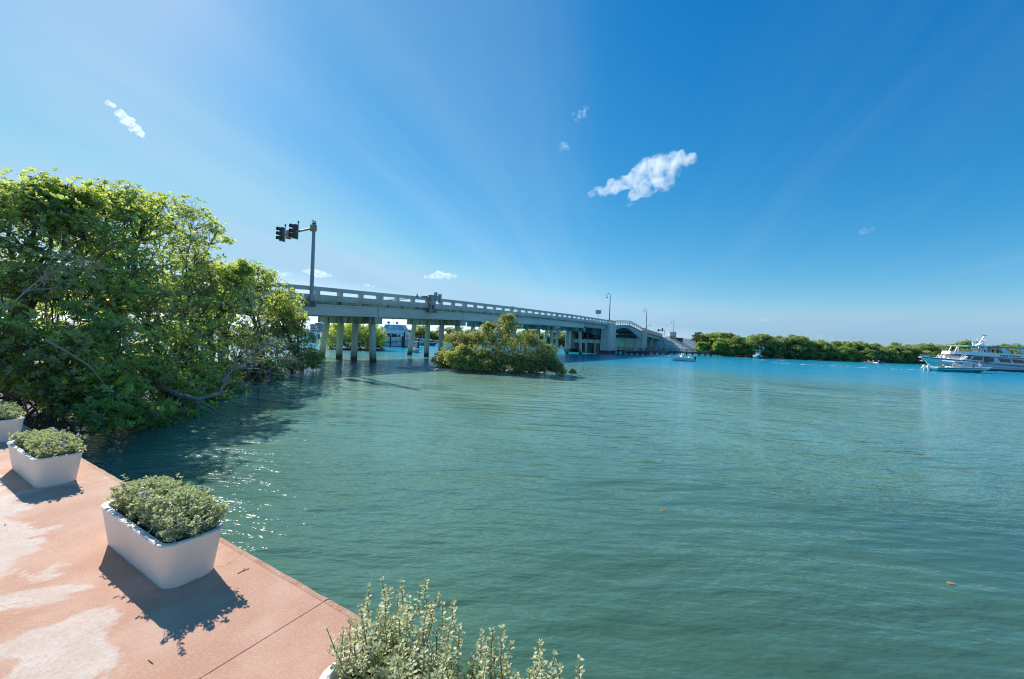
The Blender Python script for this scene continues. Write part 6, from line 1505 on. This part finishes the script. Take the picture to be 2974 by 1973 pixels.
foam_patch('wake_foam', [(84.6, 77.3), (90, 75), (100, 74.6)], .15, n=24, sc=.9)

# ------------------------------------------------------------------ clouds: small cumulus puffs of real volume
def cloud_mat(name, dens, scale, seed, thr):
    m, nd, lk = newmat(name)
    out = N(nd, 'ShaderNodeOutputMaterial'); v = N(nd, 'ShaderNodeVolumePrincipled'); v.inputs['Color'].default_value = (1, 1, 1, 1); v.inputs['Anisotropy'].default_value = .3
    tc = N(nd, 'ShaderNodeTexCoord'); mp = N(nd, 'ShaderNodeMapping', Location=(seed * 13.7, seed * 7.1, seed)); lk.new(tc.outputs['Object'], mp.inputs[0])
    n = N(nd, 'ShaderNodeTexNoise', Scale=scale, Detail=7, Roughness=.66, Distortion=.4); lk.new(mp.outputs[0], n.inputs['Vector'])
    r = N(nd, 'ShaderNodeMapRange'); r.inputs['From Min'].default_value = thr; r.inputs['From Max'].default_value = thr + .30; r.inputs['To Max'].default_value = dens
    lk.new(n.outputs['Fac'], r.inputs['Value']); lk.new(r.outputs[0], v.inputs['Density']); lk.new(v.outputs[0], out.inputs['Volume'])
    m.cycles.volume_step_rate = 1.0 if hasattr(m.cycles, 'volume_step_rate') else 1.0
    return m
def cloud(lobes, Y, label, dens=.02, thr=.42, vox=None):
    """lobes: (px, py, radius in photo px)"""
    k = Y / F; c0 = at(lobes[0][0], lobes[0][1], Y)
    bm = bmesh.new()
    for (px, py, r) in lobes:
        c = at(px, py, Y) - c0; rr = r * k * .92
        bmesh.ops.create_icosphere(bm, subdivisions=3, radius=rr, matrix=Matrix.Translation(c + np.array([0, rng.normal(0, .3) * rr, 0])) @ Matrix.Diagonal((1.15, 1.1, .85, 1)))
    me = bpy.data.meshes.new('cloud'); bm.to_mesh(me); bm.free()
    o = link('cloud', me); rmed = np.median([l[2] for l in lobes]) * k
    rm = o.modifiers.new('remesh', 'REMESH'); rm.mode = 'VOXEL'; rm.voxel_size = vox or rmed * .11
    tx = bpy.data.textures.new('cloud_puffs', 'CLOUDS'); tx.noise_scale = rmed * .7; tx.noise_depth = 4
    dm = o.modifiers.new('puff', 'DISPLACE'); dm.texture = tx; dm.strength = rmed * 1.25; dm.mid_level = .55; dm.texture_coords = 'LOCAL'
    bpy.context.view_layer.update()
    m2 = bpy.data.meshes.new_from_object(o.evaluated_get(bpy.context.evaluated_depsgraph_get())); o.modifiers.clear(); o.data = m2
    m2.materials.clear(); m2.materials.append(cloud_mat('cloud_vapour', dens / k / 60.0, .9 / rmed, abs(int(c0[0])) % 17 + 1, thr))
    o.location = c0
    return tag(o, label, 'cloud', 'small white clouds')
CY = 3000
cloud([(1885, 500, 46), (1920, 480, 42), (1960, 470, 40), (1995, 462, 26), (1850, 520, 36), (1815, 530, 28), (1780, 545, 26), (1745, 555, 20), (1720, 562, 13), (1925, 520, 38), (1880, 545, 30), (1850, 565, 20), (2015, 455, 10)], CY, 'largest white cloud, slanting up to the right above the far end of the bridge', 3.4, .435)
cloud([(350, 330, 14), (322, 302, 10), (372, 352, 18), (393, 372, 16), (405, 386, 12)], CY, 'slanting white cloud streak high on the left above the mangroves', 5.0, .36)
cloud([(1690, 335, 14), (1702, 318, 10), (1678, 348, 10), (1664, 333, 7)], CY, 'upper of two little wisps left of the largest cloud', 2.0, .45)
cloud([(1638, 426, 14), (1648, 432, 9), (1630, 434, 9)], CY, 'lower of two little wisps left of the largest cloud', 2.0, .45)
cloud([(1824, 597, 9), (1832, 592, 7)], CY, 'tiny scrap of cloud just under the largest cloud', 1.6, .45)
cloud([(2515, 670, 13), (2500, 676, 9), (2532, 664, 9)], CY, 'small faint cloud high over the far right shore', 1.2, .42)
cloud([(920, 795, 16), (900, 790, 12), (940, 798, 13), (885, 787, 8), (958, 801, 7)], CY, 'white cloud crossed by the signal mast', 3.6, .36)
cloud([(822, 797, 8), (808, 795, 6), (838, 796, 7)], CY, 'small flat cloud left of the signal mast', 3.4, .38)
cloud([(1276, 799, 17), (1255, 803, 11), (1302, 802, 13), (1320, 802, 8), (1238, 804, 7)], CY, 'white cloud over the barrier gate', 3.8, .36)
cloud([(1068, 829, 7), (1058, 828, 5), (1084, 831, 6)], CY, 'little cloud just above the bridge railing', 3.4, .38)
cloud([(2214, 929, 9), (2200, 929, 6), (2230, 930, 6)], CY, 'small low cloud over the far right trees', 2.4, .40)
cloud([(2380, 978, 12), (2350, 976, 8), (2410, 980, 10), (2440, 985, 6)], 4200, 'low cloud bank peeping over the far right trees', 2.0, .40)
